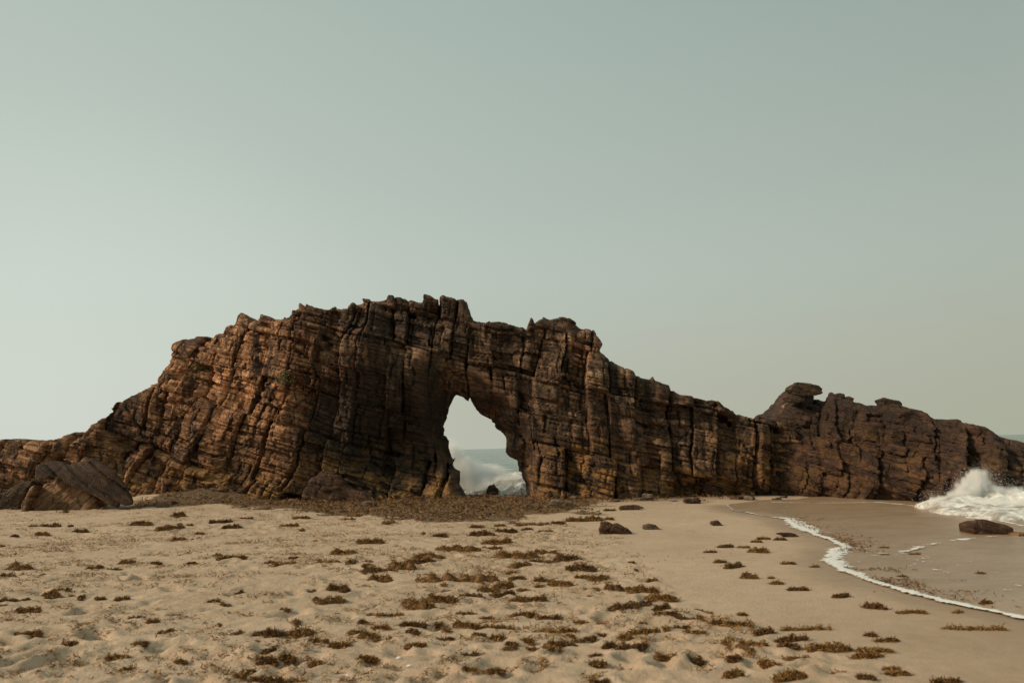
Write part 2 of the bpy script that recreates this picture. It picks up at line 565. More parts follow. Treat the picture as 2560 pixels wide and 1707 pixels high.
def sand_mat():
    m, t, p = newmat('beach sand')
    geo = N(t, 'ShaderNodeNewGeometry').outputs['Position']
    wet = N(t, 'ShaderNodeAttribute', attribute_name='wet').outputs['Fac']
    big = noise(t, geo, 0.5, 4)
    col = mixc(t, mapr(t, big, 0.3, 0.7), (0.515, 0.395, 0.285, 1), (0.615, 0.48, 0.355, 1))
    mid = noise(t, geo, 6.0, 5, 0.65)
    col = mixc(t, mapr(t, mid, 0.3, 0.7), mixc(t, 1.0, col, (0.86, 0.83, 0.79, 1), 'MULTIPLY'), col)
    grain = noise(t, geo, 190.0, 2, 0.7)
    col = mixc(t, mapr(t, grain, 0.3, 0.7), mixc(t, 1.0, col, (0.74, 0.71, 0.68, 1), 'MULTIPLY'), mixc(t, 1.0, col, (1.12, 1.12, 1.12, 1), 'MULTIPLY'))
    # weed dust mixed in where the sand is trodden
    rough = N(t, 'ShaderNodeAttribute', attribute_name='loose').outputs['Fac']
    dn = noise(t, mapping(t, geo, (0, 0, 0.3), (1.0, 1.7, 1.0)), 4.5, 7, 0.72)
    fac = math_n(t, 'MULTIPLY', mapr(t, dn, 0.54, 0.66, 0, 0.65), rough)
    col = mixc(t, fac, col, (0.21, 0.125, 0.062, 1))
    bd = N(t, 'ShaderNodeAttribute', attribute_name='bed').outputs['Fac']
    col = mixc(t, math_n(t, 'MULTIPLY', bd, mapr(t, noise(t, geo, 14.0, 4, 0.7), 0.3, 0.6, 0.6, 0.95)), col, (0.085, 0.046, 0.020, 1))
    dark = mixc(t, 1.0, col, (0.55, 0.52, 0.49, 1), 'MULTIPLY')
    col = mixc(t, wet, col, dark)
    t.links.new(col, p.inputs['Base Color'])
    t.links.new(mapr(t, wet, 0.2, 1.0, 0.95, 0.55), p.inputs['Roughness'])
    p.inputs['Specular IOR Level'].default_value = 0.25
    hh = math_n(t, 'ADD', math_n(t, 'MULTIPLY', noise(t, geo, 26.0, 5, 0.65), 0.022), math_n(t, 'MULTIPLY', grain, 0.003))
    b = N(t, 'ShaderNodeBump', i_Distance=1.0)
    t.links.new(mapr(t, wet, 0.0, 0.8, 0.85, 0.15), b.inputs['Strength'])
    t.links.new(hh, b.inputs['Height'])
    t.links.new(b.outputs[0], p.inputs['Normal'])
    return m


def weed_mat(name, c0, c1, c2):
    m, t, p = newmat(name)
    tint = N(t, 'ShaderNodeAttribute', attribute_name='tint').outputs['Fac']
    r = ramp(t, [(0.0, c0), (0.55, c1), (1.0, c2)])
    t.links.new(tint, r.inputs[0])
    t.links.new(r.outputs[0], p.inputs['Base Color'])
    p.inputs['Roughness'].default_value = 0.6
    p.inputs['Specular IOR Level'].default_value = 0.3
    return m


SAND = sand_mat()
WEED = weed_mat('brown seaweed', (0.105, 0.048, 0.013), (0.25, 0.128, 0.034), (0.47, 0.28, 0.085))
WEED_DARK = weed_mat('dark seaweed', (0.070, 0.031, 0.010), (0.16, 0.078, 0.022), (0.35, 0.195, 0.055))

# ------------------------------------------------------------------ sand


def lines(segs):
    out = []
    for a, b, s0, s1 in segs:
        x = a
        while x < b - 1e-6:
            out.append(x)
            x += s0 + (s1 - s0) * (x - a) / (b - a)
    out.append(segs[-1][1])
    return np.array(out, np.float32)


gx = lines([(-400, -60, 85, 85), (-60, -24, 9, 3), (-24, -8, 0.13, 0.07), (-8, 8, 0.036, 0.036), (8, 24, 0.07, 0.14), (24, 60, 3, 9), (60, 400, 85, 85)])
gy = lines([(-200, -10, 40, 20), (-10, 3.6, 2, 0.5), (3.6, 12, 0.024, 0.045), (12, 29, 0.05, 0.085), (29, 40, 0.4, 1.5), (40, 400, 20, 90)])
GX, GY = np.meshgrid(gx, gy, indexing='ij')
x, y = GX.ravel(), GY.ravel()
zz = ground(x, y)
zz = np.where((y < 3.6) | (np.abs(x) > 24), zbase(x, y), zz)
fd = line_dist(FOAM, x, y)
insw = poly_sdf(SWASH, x, y)
wet = np.maximum(sstep(0.9 + 0.25 * fbm2(x, y, 3), 0.15, fd) * 0.75, sstep(0.05, -0.15, insw))
brx, bry = G(2560, 1640)[:2]
wet = np.maximum(wet, 0.55 * sstep(3.6, 0.6, np.hypot(x - brx - 0.6, (y - bry) * 0.9)))
BED = np.array([G(*p)[:2] for p in [(345, 1272), (420, 1264), (500, 1256), (560, 1262), (660, 1272), (760, 1278), (860, 1290), (960, 1298), (1060, 1298), (1150, 1308), (1240, 1300), (1320, 1290), (1440, 1282), (1480, 1262), (1560, 1256), (1700, 1252), (1860, 1250), (1860, 1240), (1600, 1240), (1440, 1240), (1000, 1245), (760, 1238), (600, 1230)]])
bed = sstep(0.25, -0.25, poly_sdf(BED, x, y) + 1.5 * fbm2(x * 1.1, y * 1.6, 15, 4)) * (1 - 0.6 * sstep(1.8, 2.8, x))
loose = sstep(-0.3, 0.8, poly_sdf(SMOOTH, x, y)) * (0.45 + 0.55 * sstep(7, 16, y))
nx, ny = len(gx), len(gy)
idx = np.arange(nx * ny).reshape(nx, ny)
Q = np.stack([idx[:-1, :-1], idx[1:, :-1], idx[1:, 1:], idx[:-1, 1:]], -1).reshape(-1, 4)
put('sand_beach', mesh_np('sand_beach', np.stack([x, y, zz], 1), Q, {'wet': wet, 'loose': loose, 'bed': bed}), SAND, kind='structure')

# ------------------------------------------------------------------ sea
SEA = -0.62


def sea_mat():
    m, t, p = newmat('sea water')
    geo = N(t, 'ShaderNodeNewGeometry').outputs['Position']
    foam = N(t, 'ShaderNodeAttribute', attribute_name='foam').outputs['Fac']
    fn = noise(t, mapping(t, geo, (0, 0, 0), (0.5, 1.0, 1.0)), 0.9, 8, 0.7)
    f = mapr(t, math_n(t, 'ADD', foam, fn), 0.80, 0.98)
    col = mixc(t, noise(t, geo, 0.08, 3), (0.15, 0.21, 0.185, 1), (0.22, 0.275, 0.24, 1))
    col = mixc(t, f, col, (0.72, 0.74, 0.70, 1))
    t.links.new(col, p.inputs['Base Color'])
    t.links.new(mapr(t, f, 0, 1, 0.22, 0.8), p.inputs['Roughness'])
    p.inputs['IOR'].default_value = 1.33
    a = noise(t, mapping(t, geo, (0, 0, 0.2), (0.6, 1.5, 1)), 0.9, 7, 0.62)
    b = N(t, 'ShaderNodeBump', i_Strength=0.9, i_Distance=0.45)
    t.links.new(a, b.inputs['Height'])
    t.links.new(b.outputs[0], p.inputs['Normal'])
    return m


sxl = lines([(-9000, -400, 2000, 800), (-400, -30, 60, 4), (-30, 45, 0.5, 0.5), (45, 400, 4, 60), (400, 9000, 800, 2000)])
syl = lines([(-600, -20, 200, 20), (-20, 26, 1.5, 0.5), (26, 90, 0.3, 0.7), (90, 400, 1.5, 12), (400, 12000, 60, 2500)])
SX, SY = np.meshgrid(sxl, syl, indexing='ij')
x, y = SX.ravel(), SY.ravel()
fade = sstep(30, 34, y) * sstep(500, 80, y) * sstep(300, 60, np.abs(x))
wv = 0.20 * fbm2(x * 0.12, y * 0.33, 7, 3) + 0.08 * fbm2(x * 0.5, y * 1.1, 9, 3)
sfoam = 0.55 * sstep(60, 33, y) * sstep(-14, -4, x) * sstep(14, 4, x) + 0.22 * np.maximum(fbm2(x * 0.06, y * 0.2, 13, 3), 0) * sstep(400, 60, y) + 0.2
sfoam = sfoam + 0.3 * sstep(30, 20, y) * sstep(8, 12, x)
idx = np.arange(len(x)).reshape(len(sxl), len(syl))
Q = np.stack([idx[:-1, :-1], idx[1:, :-1], idx[1:, 1:], idx[:-1, 1:]], -1).reshape(-1, 4)
put('sea_water', mesh_np('sea_water', np.stack([x, y, SEA + wv * fade], 1), Q, {'foam': sfoam}), sea_mat(), kind='structure')

# ------------------------------------------------------------------ the rock ridge and arch
ARCH_TOP = [(-60, 1104), (0, 1098), (30, 1096), (58, 1098), (80, 1103), (110, 1107), (130, 1100), (160, 1096), (175, 1086), (190, 1078), (205, 1082), (225, 1068), (240, 1056), (256, 1046), (272, 1040), (285, 1030),
    (278, 1022), (290, 1008), (320, 996), (345, 985), (372, 972), (400, 960), (411, 927), (427, 908), (428, 890), (438, 859), (454, 851), (487, 847),
    (492, 840), (536, 837), (541, 833), (558, 829), (563, 813), (577, 810), (593, 807), (596, 790), (603, 781), (615, 788), (626, 804), (649, 800), (652, 782),
    (675, 788), (690, 797), (727, 796), (732, 777), (750, 774), (748, 755), (773, 768), (795, 768), (822, 772), (829, 761), (844, 766), (868, 769), (879, 754),
    (904, 755), (906, 746), (942, 754), (961, 754), (975, 741), (1013, 749), (1044, 757), (1056, 757), (1060, 735), (1077, 738), (1092, 746), (1094, 736), (1123, 742),
    (1161, 748), (1168, 776), (1179, 792), (1182, 803), (1209, 809), (1240, 812), (1277, 816), (1293, 820), (1314, 822), (1330, 812), (1345, 803), (1390, 806), (1440, 824),
    (1462, 822), (1484, 823), (1496, 842), (1507, 860), (1500, 880), (1520, 894), (1549, 916), (1569, 925), (1584, 932), (1601, 943), (1624, 949), (1632, 942), (1638, 952), (1653, 958), (1670, 965), (1687, 978), (1701, 986),
    (1730, 988), (1744, 992), (1767, 996), (1793, 1001), (1805, 1011), (1828, 1021), (1842, 1031), (1862, 1041), (1871, 1034), (1882, 1039), (1896, 1035), (1914, 1045),
    (1934, 1048), (1990, 1080), (2040, 1130)]
HOLE = [(1138, 983), (1128, 1006), (1119, 1029), (1117, 1044), (1107, 1067), (1106, 1088), (1123, 1100), (1123, 1117), (1128, 1140), (1138, 1144), (1138, 1167),
    (1153, 1176), (1154, 1193), (1151, 1209), (1166, 1235), (1174, 1256), (1180, 1330), (1318, 1330), (1316, 1251), (1312, 1220), (1310, 1197), (1298, 1178), (1296, 1149), (1274, 1142),
    (1263, 1130), (1265, 1094), (1249, 1081), (1233, 1069), (1228, 1048), (1205, 1037), (1189, 1025), (1178, 1006), (1147, 987)]
YT = 26.9
HY = 27.7


def bounds(rng, lo_, hi_, a, b):
    v = [lo_]
    while v[-1] < hi_:
        v.append(v[-1] + rng.uniform(a, b))
    return np.array(v, np.float32)


def cells(bnd, v):
    i = np.clip(np.searchsorted(bnd, v) - 1, 0, len(bnd) - 2)
    return i, np.minimum(v - bnd[i], bnd[i + 1] - v)


def centred(bnd, v, i):
    return v - 0.5 * (bnd[i] + bnd[i + 1])


def ridge(name, top, dom, h, yf_fn, thick_fn, seed, hole=None, dip=14.0, col_a=0.15, blk_a=0.13, fine_a=0.075, colw=(0.5, 1.3), bedw=(0.07, 0.24),
          lean_fn=None, rough_fn=None, groove=0.34, ledge=0.12, Yt=YT, lump=0.22):
    rng = np.random.default_rng(seed)
    (x0, x1), (y0, y1), (z0, z1) = dom
    xs = np.arange(x0, x1, h, dtype=np.float32); ys = np.arange(y0, y1, h, dtype=np.float32); zs = np.arange(z0, z1, h, dtype=np.float32)
    poly = []
    for px, py in top:
        Yq = Yt
        for _ in range(6):
            q = W(px, py, Yq)
            Yq = 0.5 * Yq + 0.5 * (float(yf_fn(np.float32(q[0]), np.float32(q[2]))) + 0.25)
        poly.append(W(px, py, Yq)[[0, 2]])
    poly = poly + [np.array([poly[-1][0], -3.0]), np.array([poly[0][0], -3.0])]
    X2, Z2 = np.meshgrid(xs, zs, indexing='ij')
    d2 = poly_sdf(poly, X2, Z2)
    yf = yf_fn(X2, Z2)
    yb = yf + thick_fn(X2, Z2)
    Yg = ys[None, :, None]
    D = smax(yf[:, None, :] - Yg, Yg - yb[:, None, :], 0.6)
    rim = d2[:, None, :] + np.zeros_like(Yg)
    D = smax(D, rim, 0.22)
    if hole:
        hp = [W(px, py, HY)[[0, 2]] for px, py in hole]
        dh = poly_sdf(hp, X2, Z2)[:, None, :]
        fl = (0.20 + 0.42 * sstep(0.6, 2.2, Z2))[:, None, :] * np.maximum(HY - Yg, 0) + 0.22 * np.maximum(Yg - HY - 0.3, 0)      # the opening widens to both sides
        D = smax(D, -(dh - fl), 0.2)
        rim = np.maximum(rim, -(dh - fl))
    D = D.astype(np.float32)
    n1 = noise_grid(xs, ys, zs, 1.7, 1.7, 1.3, seed + 1)
    n2 = noise_grid(xs, ys, zs, 0.55, 0.55, 0.40, seed + 2)
    n3 = noise_grid(xs, ys, zs, 0.22, 0.22, 0.13, seed + 3)
    calm = (1 - 0.8 * sstep(-0.45, -0.05, rim)).astype(np.float32)          # the outline keeps closer to its traced course
    D -= lump * n1 * calm
    band = np.abs(D) < 0.95
    I, J, K = np.nonzero(band)
    px_, py_, pz_ = xs[I], ys[J], zs[K]
    w1, w2, w3 = n1[I, J, K], n2[I, J, K], n3[I, J, K]
    c, s = math.cos(math.radians(dip)), math.sin(math.radians(dip))
    w = pz_ * c + px_ * s + 0.012 * np.minimum(px_ + 3.0, 0) ** 2 * -0.45 + 0.16 * w1 + 0.02 * w2
    ln = lean_fn(px_) if lean_fn else 0.05
    u = px_ - ln * pz_ + 0.22 * w1 + 0.05 * w2
    v = py_ + 0.2 * w1 + 0.06 * w2
    sbb = bounds(rng, -12, 20, 0.9, 2.2)
    sb, dsb = cells(sbb, w)        # thick packets of beds
    bb, dbb = cells(bounds(rng, -12, 20, *bedw), w)
    uc = u + (h01(sb, seed) - 0.5) * 0.22
    ucb = bounds(rng, -25, 25, *colw)
    cc, dcc = cells(ucb, uc)                     # upright joints
    uf = u + (h01(bb, seed + 5) - 0.5) * 0.9
    cf, dcf = cells(bounds(rng, -26, 26, 0.22, 0.75), uf)
    vv, dvv = cells(bounds(rng, 15, 45, 0.5, 1.1), v + (h01(sb, 77) - 0.5) * 0.4)
    rf = rough_fn(px_, pz_) if rough_fn else 1.0
    ca = calm[I, J, K]
    mb, dmb = cells(bounds(rng, -12, 20, 0.28, 0.8), w + 0.06 * w2)      # middling packets
    cmb = bounds(rng, -26, 26, 0.35, 1.0)
    um = u + (h01(mb, seed + 6) - 0.5) * 0.7
    cm, dcm = cells(cmb, um)
    # a slanting set of breaks
    q1, dq1 = cells(bounds(rng, -40, 40, 0.7, 1.9), pz_ * 0.55 + px_ * 0.83 + 0.25 * w1)
    ww, dww = cells(bounds(rng, -30, 30, 1.4, 4.0), u + (h01(mb, seed + 7) - 0.5) * 2.0)
    mass = h01(cc, sb, 21)
    bf = 0.15 + 1.0 * mass                                              # some blocks are massive and smooth, some thinly bedded
    tint = h01(cf, bb, vv) * 0.30 + h01(cm, mb, seed + 3) * 0.35 + h01(cc, sb, seed + 4) * 0.35
    off = col_a * (h01(cc, vv // 2, seed + 1) * 2 - 1) * ca + blk_a * (h01(cc, sb, seed + 2) * 2 - 1) * 1.3 * ca
    off += ledge * bf * (h01(ww, bb, 22) * 2 - 1)
    off += 0.075 * bf * (h01(cm, mb, vv) * 2 - 1)
    # each block's face is a little out of true
    off += (h01(cc, sb, seed + 11) - 0.5) * 0.85 * np.clip(centred(ucb, uc, cc), -0.5, 0.5) + (h01(cc, sb, seed + 12) - 0.5) * 0.6 * np.clip(centred(sbb, w, sb), -0.6, 0.6)
    off += (h01(cm, mb, seed + 16) - 0.5) * 0.7 * np.clip(centred(cmb, um, cm), -0.3, 0.3) * bf
    off += 0.09 * (h01(q1, sb, seed + 13) * 2 - 1) * ca
    off += fine_a * bf * rf * (h01(cf, bb, vv) * 2 - 1) + 0.03 * rf * (h01(cc, bb, 9) * 2 - 1)
    off += 0.022 * w2 + 0.018 * rf * w3
    gr0 = off
    off = np.zeros_like(off)
    off -= groove * np.maximum(h01(cc, sb, 5) - 0.2, 0) * 1.7 * np.exp(-(dcc / 0.05) ** 2)
    off -= 0.36 * np.maximum(h01(cm, mb, 6) - 0.35, 0) * np.exp(-(dcm / 0.042) ** 2)
    off -= 0.15 * h01(sb, 8) * np.exp(-(dsb / 0.055) ** 2)
    off -= 0.10 * h01(mb, cc, 14) * np.exp(-(dmb / 0.045) ** 2)
    off -= 0.20 * np.maximum(h01(q1, sb, 15) - 0.5, 0) * np.exp(-(dq1 / 0.045) ** 2)
    off -= 0.11 * h01(bb, cc, 3) * np.exp(-(dbb / 0.034) ** 2)
    off -= 0.05 * np.exp(-(dcf / 0.04) ** 2)
    off = (gr0 + off) * (0.20 + 0.80 * np.clip((ca - 0.2) / 0.8, 0, 1)) 
    D[I, J, K] -= off
    D[:, :, 0] = np.maximum(D[:, :, 0], 0.01)
    for sl in ((0, slice(None)), (-1, slice(None))):
        D[sl[0]] = np.maximum(D[sl[0]], 0.01)
    D[:, 0] = np.maximum(D[:, 0], 0.01); D[:, -1] = np.maximum(D[:, -1], 0.01); D[:, :, -1] = np.maximum(D[:, :, -1], 0.01)
    T = np.zeros(D.shape, np.float32)
    T[I, J, K] = tint
    V, Q = biggest(*surface_nets(D, (xs[0], ys[0], zs[0]), h))
    g = np.clip(np.round((V - np.array([xs[0], ys[0], zs[0]])) / h).astype(int), 0, np.array(D.shape) - 1)
    tv = T[g[:, 0], g[:, 1], g[:, 2]]
    org = np.array([0.5 * (V[:, 0].min() + V[:, 0].max()), 0.5 * (V[:, 1].min() + V[:, 1].max()), 0.0], np.float32)
    return mesh_np(name, V - org, Q, {'tint': tv}, True, 27), org


xp = lambda p, Y=YT: (p - CX) / FPX * Y      # rough world x of a photograph column


def arch_front(X, Z):
    zc = np.clip(Z, 0, 9)
    lean = 0.10 + 0.34 * sstep(-7.5, -11.5, X) + 0.06 * sstep(4, 8, X)
    y = 26.0 + lean * zc
    y = y + 1.25 * np.exp(-(((X - xp(985)) / 2.0) ** 2 + ((Z - 1.4) / 1.45) ** 2))          # hollow left of the opening
    y = y - 0.50 * np.exp(-(((X - xp(900)) / 2.6) ** 2 + ((Z - 4.7) / 1.2) ** 2))           # brow above it
    y = y + 0.35 * np.exp(-(((X - xp(760)) / 1.0) ** 2 + ((Z - 0.9) / 1.2) ** 2))
    y = y + 0.55 * np.exp(-((Z + 0.05) / 0.42) ** 2) * sstep(4.2, 5.5, X)                   # undercut foot on the sea side
    y = y + 0.5 * sstep(3.4, 2.0, np.abs(X - xp(440))) * 0.4
    y = y - 0.25 * np.exp(-((X - xp(1480)) / 1.3) ** 2)
    # upright ribs on the right-hand flank
    ph = X * 2 * math.pi / 1.05 + 1.3 * np.sin(X * 1.3)
    y = y - 0.20 * np.abs(np.sin(ph * 0.5)) * sstep(2.0, 3.5, X)
    return y - 1.6 * sstep(-13.0, -17.0, X)


me, org = ridge('rock_arch', ARCH_TOP, ((-18.6, 9.9), (23.6, 31.6), (-1.0, 7.5)), 0.037, arch_front,
                lambda X, Z: 4.2 - 0.18 * np.clip(Z, 0, 8) + 0 * X, 101, hole=HOLE,
                lean_fn=lambda x: 0.06 + 0.24 * sstep(-3, -8, x), rough_fn=lambda x, z: 1.0 + 0.5 * sstep(-6, -9, x))
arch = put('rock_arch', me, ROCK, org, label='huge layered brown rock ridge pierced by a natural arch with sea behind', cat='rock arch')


def head_front(X, Z):
    zc = np.clip(Z, 0, 5)
    y = 26.1 - 1.02 * np.clip(X - 8.3, 0, 4.7) + 0.60 * zc
    y = y + 0.5 * np.exp(-((Z + 0.25) / 0.4) ** 2)
    return y


HEAD_TOP = [(1880, 1140), (1905, 1080), (1936, 1045), (1947, 1032), (1969, 1021), (1985, 1010), (1996, 988), (2010, 968), (2036, 962), (2062, 966), (2083, 980), (2096, 1000), (2132, 1006), (2160, 1012), (2205, 1013), (2228, 1004), (2252, 1006), (2275, 1016),
    (2323, 1034), (2337, 1043), (2361, 1045), (2399, 1045), (2418, 1056), (2454, 1068), (2481, 1083), (2503, 1092), (2533, 1101), (2560, 1112), (2640, 1140), (2760, 1200)]
me, org = ridge('rock_headland', HEAD_TOP, ((7.6, 20.4), (19.0, 30.0), (-1.4, 3.5)), 0.04, head_front, lambda X, Z: 4.6 - 0.5 * np.clip(Z, 0, 4) + 0 * X,
                303, dip=22, col_a=0.13, blk_a=0.24, fine_a=0.15, colw=(0.35, 0.9), bedw=(0.12, 0.36), groove=0.2, ledge=0.07,
                lean_fn=lambda x: 0.2 + 0 * x, Yt=26.6, lump=0.30)
put('rock_headland', me, ROCK_HEAD, org, label='dark purplish rock headland with loose slabs on top sloping into the surf', cat='headland')

# ------------------------------------------------------------------ single rocks from their outlines


def stone(name, px, Y, thick, mat, label, cat, group=None, seed=1, dip=10.0, lump=0.05, layers=0.03, rnd=0.06, lean=0.0, sharp=35, parent=None, sink=0.0, res=64, taper=0.10, cross=0.5):
    """px: outline in the photograph, taken at depth Y; the stone is `thick` deep and leans back by `lean`"""
    rng = np.random.default_rng(seed)
    P = np.array([W(a, b, Y)[[0, 2]] for a, b in px], np.float32)
    mn = P.min(0); mxx = P.max(0)
    if sink:
        P[:, 1] = np.where(P[:, 1] < mn[1] + 0.25 * (mxx[1] - mn[1]), P[:, 1] - sink, P[:, 1])
        mn = P.min(0)
    size = max(mxx - mn)
    h = max(size / res, 0.008)
    pad = 0.14 * size + 3 * h
    xs = np.arange(mn[0] - pad, mxx[0] + pad, h, dtype=np.float32)
    zs = np.arange(mn[1] - pad, mxx[1] + pad, h, dtype=np.float32)
    sh = lean * (mxx[1] - mn[1])
    ys = np.arange(Y - pad, Y + thick + pad + abs(sh), h, dtype=np.float32)
    X, Z = np.meshgrid(xs, zs, indexing='ij')
    Yg = ys[None, :, None] - lean * (Z[:, None, :] - mn[1])
    d2 = poly_sdf(P, X, Z)[:, None, :] + taper * np.maximum(Yg - Y, 0)          # narrower towards the back
    mid = Y + thick * 0.5
    half = thick * 0.5
    D = smax(np.abs(Yg - mid) - half, d2 + 0 * Yg, rnd * size + 1e-4)
    D = smax(D, (np.abs(Yg - mid) + 0.6 * np.abs(Z[:, None, :] - mn[1]) - half - 0.6 * (mxx[1] - mn[1]) * 0.75) * 0.8, rnd * size + 1e-4)
    s = size
    n1 = noise_grid(xs, ys, zs, 0.33 * s, 0.33 * s, 0.25 * s, seed + 1)
    n2 = noise_grid(xs, ys, zs, 0.12 * s, 0.12 * s, 0.08 * s, seed + 2)
    n3 = noise_grid(xs, ys, zs, 0.045 * s, 0.045 * s, 0.035 * s, seed + 3)
    c, sn = math.cos(math.radians(dip)), math.sin(math.radians(dip))
    w = (Z * c + X * sn)[:, None, :] / s + 0.04 * n1 + 0.01 * n2
    bb, dbb = cells(bounds(rng, float(w.min()) - 0.2, float(w.max()) + 0.2, 0.05, 0.17), w)
    u = (X * c - Z * sn)[:, None, :] / s + 0.05 * n1
    cc, dcc = cells(bounds(rng, float(u.min()) - 0.8, float(u.max()) + 0.8, 0.15, 0.5), u + (h01(bb, seed) - 0.5) * 0.2)
    D = D - s * (lump * n1 + 0.35 * lump * n2 + 0.12 * lump * n3 + layers * (h01(bb, cc if cross > 0.1 else 0, seed) * 2 - 1) - 0.6 * layers * np.exp(-(dbb / 0.014) ** 2) - cross * layers * np.exp(-(dcc / 0.016) ** 2))
    for ax in range(3):
        for e in (0, -1):
            sl = [slice(None)] * 3; sl[ax] = e
            D[tuple(sl)] = np.maximum(D[tuple(sl)], 0.01)
    V, Q = surface_nets(D.astype(np.float32), (xs[0], ys[0], zs[0]), h)
    g = np.clip(np.round((V - np.array([xs[0], ys[0], zs[0]])) / h).astype(int), 0, np.array(D.shape) - 1)
    tv = (h01(bb, cc, seed + 4) + 0 * D)[g[:, 0], g[:, 1], g[:, 2]] * 0.7 + 0.15
    org = np.array([(mn[0] + mxx[0]) / 2, Y + thick / 2, V[:, 2].min()], np.float32)
    if parent is not None:
        org = org * 0 + np.array(parent.location, np.float32)
    me = mesh_np(name, V - org, Q, {'tint': tv}, True, sharp)
    return put(name, me, mat, org if parent is None else (0, 0, 0), parent, label, cat, group)


def gY(px, py):
    return float(G(px, py)[1])


def Z3(k, pts):
    """outline points read in an enlarged view -> photograph pixels"""
    ox, oy, s = {1: (0, 1000, .2723), 3: (960, 700, .3825), 4: (1400, 850, .287), 5: (1920, 920, .2723)}[k]
    return [(ox + s * a, oy + s * b) for a, b in pts]


# crust on the arch's right shoulder: parts of the arch
stone('caprock', Z3(3, [(925, 330), (945, 270), (965, 236), (990, 268), (1005, 262), (1040, 218), (1088, 238), (1170, 245), (1250, 280), (1310, 310), (1320, 345), (1300, 385), (1200, 345), (1080, 325), (1000, 330)]),
      26.3, 2.4, ROCK_CAP, None, None, seed=11, dip=20, parent=arch, layers=0.02)
stone('caprock', Z3(3, [(640, 295), (655, 275), (680, 262), (715, 268), (760, 264), (810, 280), (850, 305), (860, 325), (760, 325)]),
      26.3, 1.3, ROCK_CAP, None, None, seed=13, dip=14, parent=arch, layers=0.02)

# loose slabs and boulders on the headland
HG = 'loose rocks on the headland ridge'
stone('boulder', Z3(5, [(200, 195), (215, 165), (258, 125), (340, 132), (470, 160), (500, 185), (512, 225), (470, 250), (330, 262), (250, 240)]), 26.0, 0.9, ROCK_CAP,
      'big overhanging slab highest on the headland, jutting left like a snout', 'boulder', HG, seed=21, dip=18, lump=0.02, layers=0.012)
stone('boulder', Z3(5, [(175, 265), (185, 248), (250, 245), (340, 262), (340, 300), (250, 325), (225, 325)]), 26.05, 0.9, ROCK_CAP,
      'thin pointed slab wedged directly under the overhanging snout slab', 'boulder', HG, seed=22, dip=5, lump=0.02, layers=0.012)
stone('boulder', Z3(5, [(138, 375), (150, 335), (185, 312), (225, 330), (250, 360), (200, 400), (150, 395)]), 27.4, 0.5, ROCK_TAN,
      'pale boulder peeking out behind the headland left of the slabs', 'boulder', HG, seed=23, lump=0.03, layers=0.01)
stone('boulder', Z3(5, [(615, 270), (635, 230), (672, 222), (708, 232), (712, 262), (760, 340), (680, 330), (625, 310)]), 25.7, 0.7, ROCK_CAP,
      'rounded upright boulder on the ridge, touching a smaller blocky one', 'boulder', HG, seed=24, lump=0.03, layers=0.012)
stone('boulder', Z3(5, [(715, 262), (760, 255), (792, 275), (785, 330), (765, 350), (715, 330)]), 25.65, 0.6, ROCK_CAP,
      'small blocky boulder leaning right against the rounded upright boulder', 'boulder', HG, seed=25, lump=0.03, layers=0.012)
stone('boulder', Z3(5, [(785, 320), (800, 305), (850, 318), (900, 345), (1000, 352), (1090, 375), (1060, 405), (850, 385), (790, 350)]), 25.2, 0.9, ROCK_CAP,
      'long low slab lying flat between the blocky boulder and the tilted loaf', 'boulder', HG, seed=26, dip=8, lump=0.02, layers=0.012)
stone('boulder', Z3(5, [(1048, 290), (1058, 268), (1085, 264), (1140, 285), (1200, 295), (1235, 322), (1235, 345), (1180, 375), (1105, 385), (1070, 340)]), 24.7, 0.7, ROCK_CAP,
      'loaf shaped boulder tipped up to the left at mid headland', 'boulder', HG, seed=27, dip=18, lump=0.02, layers=0.012)
stone('boulder', Z3(5, [(1240, 350), (1330, 362), (1430, 385), (1485, 408), (1530, 450), (1600, 470), (1560, 500), (1400, 440), (1250, 385)]), 24.1, 1.0, ROCK_CAP,
      'longest flat slab, lying down the ridge right of the tipped loaf boulder', 'boulder', HG, seed=28, dip=18, lump=0.02, layers=0.015)

# the boulders at the left end of the beach
yb0 = gY(200, 1276)
stone('boulder', Z3(1, [(190, 1075), (215, 1030), (300, 880), (345, 770), (420, 700), (620, 690), (760, 800), (860, 900), (960, 1010), (900, 1090), (300, 1100)]), yb0 + 0.1, 1.8, ROCK_TAN,
      'cracked tan boulder half buried in sand under the tilted dark slab', 'boulder', seed=31, dip=-50, lump=0.015, layers=0.02, rnd=0.05, lean=0.2, taper=0.3)
stone('boulder', Z3(1, [(265, 600), (330, 545), (410, 520), (600, 540), (735, 512), (850, 560), (960, 635), (1060, 705), (1150, 800), (1205, 890), (1240, 970), (1180, 990), (1060, 1010), (980, 980), (850, 900),
                         (700, 820), (560, 770), (440, 700), (330, 760), (285, 740)]), yb0 - 0.25, 2.3, ROCK_SLAB,
      'large dark layered slab tilted down to the right at the left beach end', 'boulder', seed=32, dip=36, lump=0.012, layers=0.03, rnd=0.03, lean=0.16, res=110, taper=0.38, cross=0.06)
stone('boulder', Z3(1, [(170, 1060), (190, 960), (235, 850), (262, 790), (300, 770), (290, 850), (240, 980), (225, 1070)]), yb0 - 0.2, 0.7, ROCK_TAN,
      'narrow pale stone propped upright between the tan boulder and dark boulder', 'boulder', seed=33, dip=70, lump=0.02, layers=0.01)
stone('boulder', Z3(1, [(-160, 1060), (-150, 900), (-60, 850), (20, 850), (80, 800), (200, 745), (275, 740), (280, 790), (230, 880), (190, 980), (180, 1050)]), yb0 + 0.35, 1.4, ROCK_CAP,
      'dark rounded boulder at the left frame edge behind the propped pale stone', 'boulder', seed=34, dip=25, lump=0.03, layers=0.012)

# stones lying on the sand
BG = 'stones lying on the sand'


def b3(k, pts):
    return [B(k, *p) for p in pts]


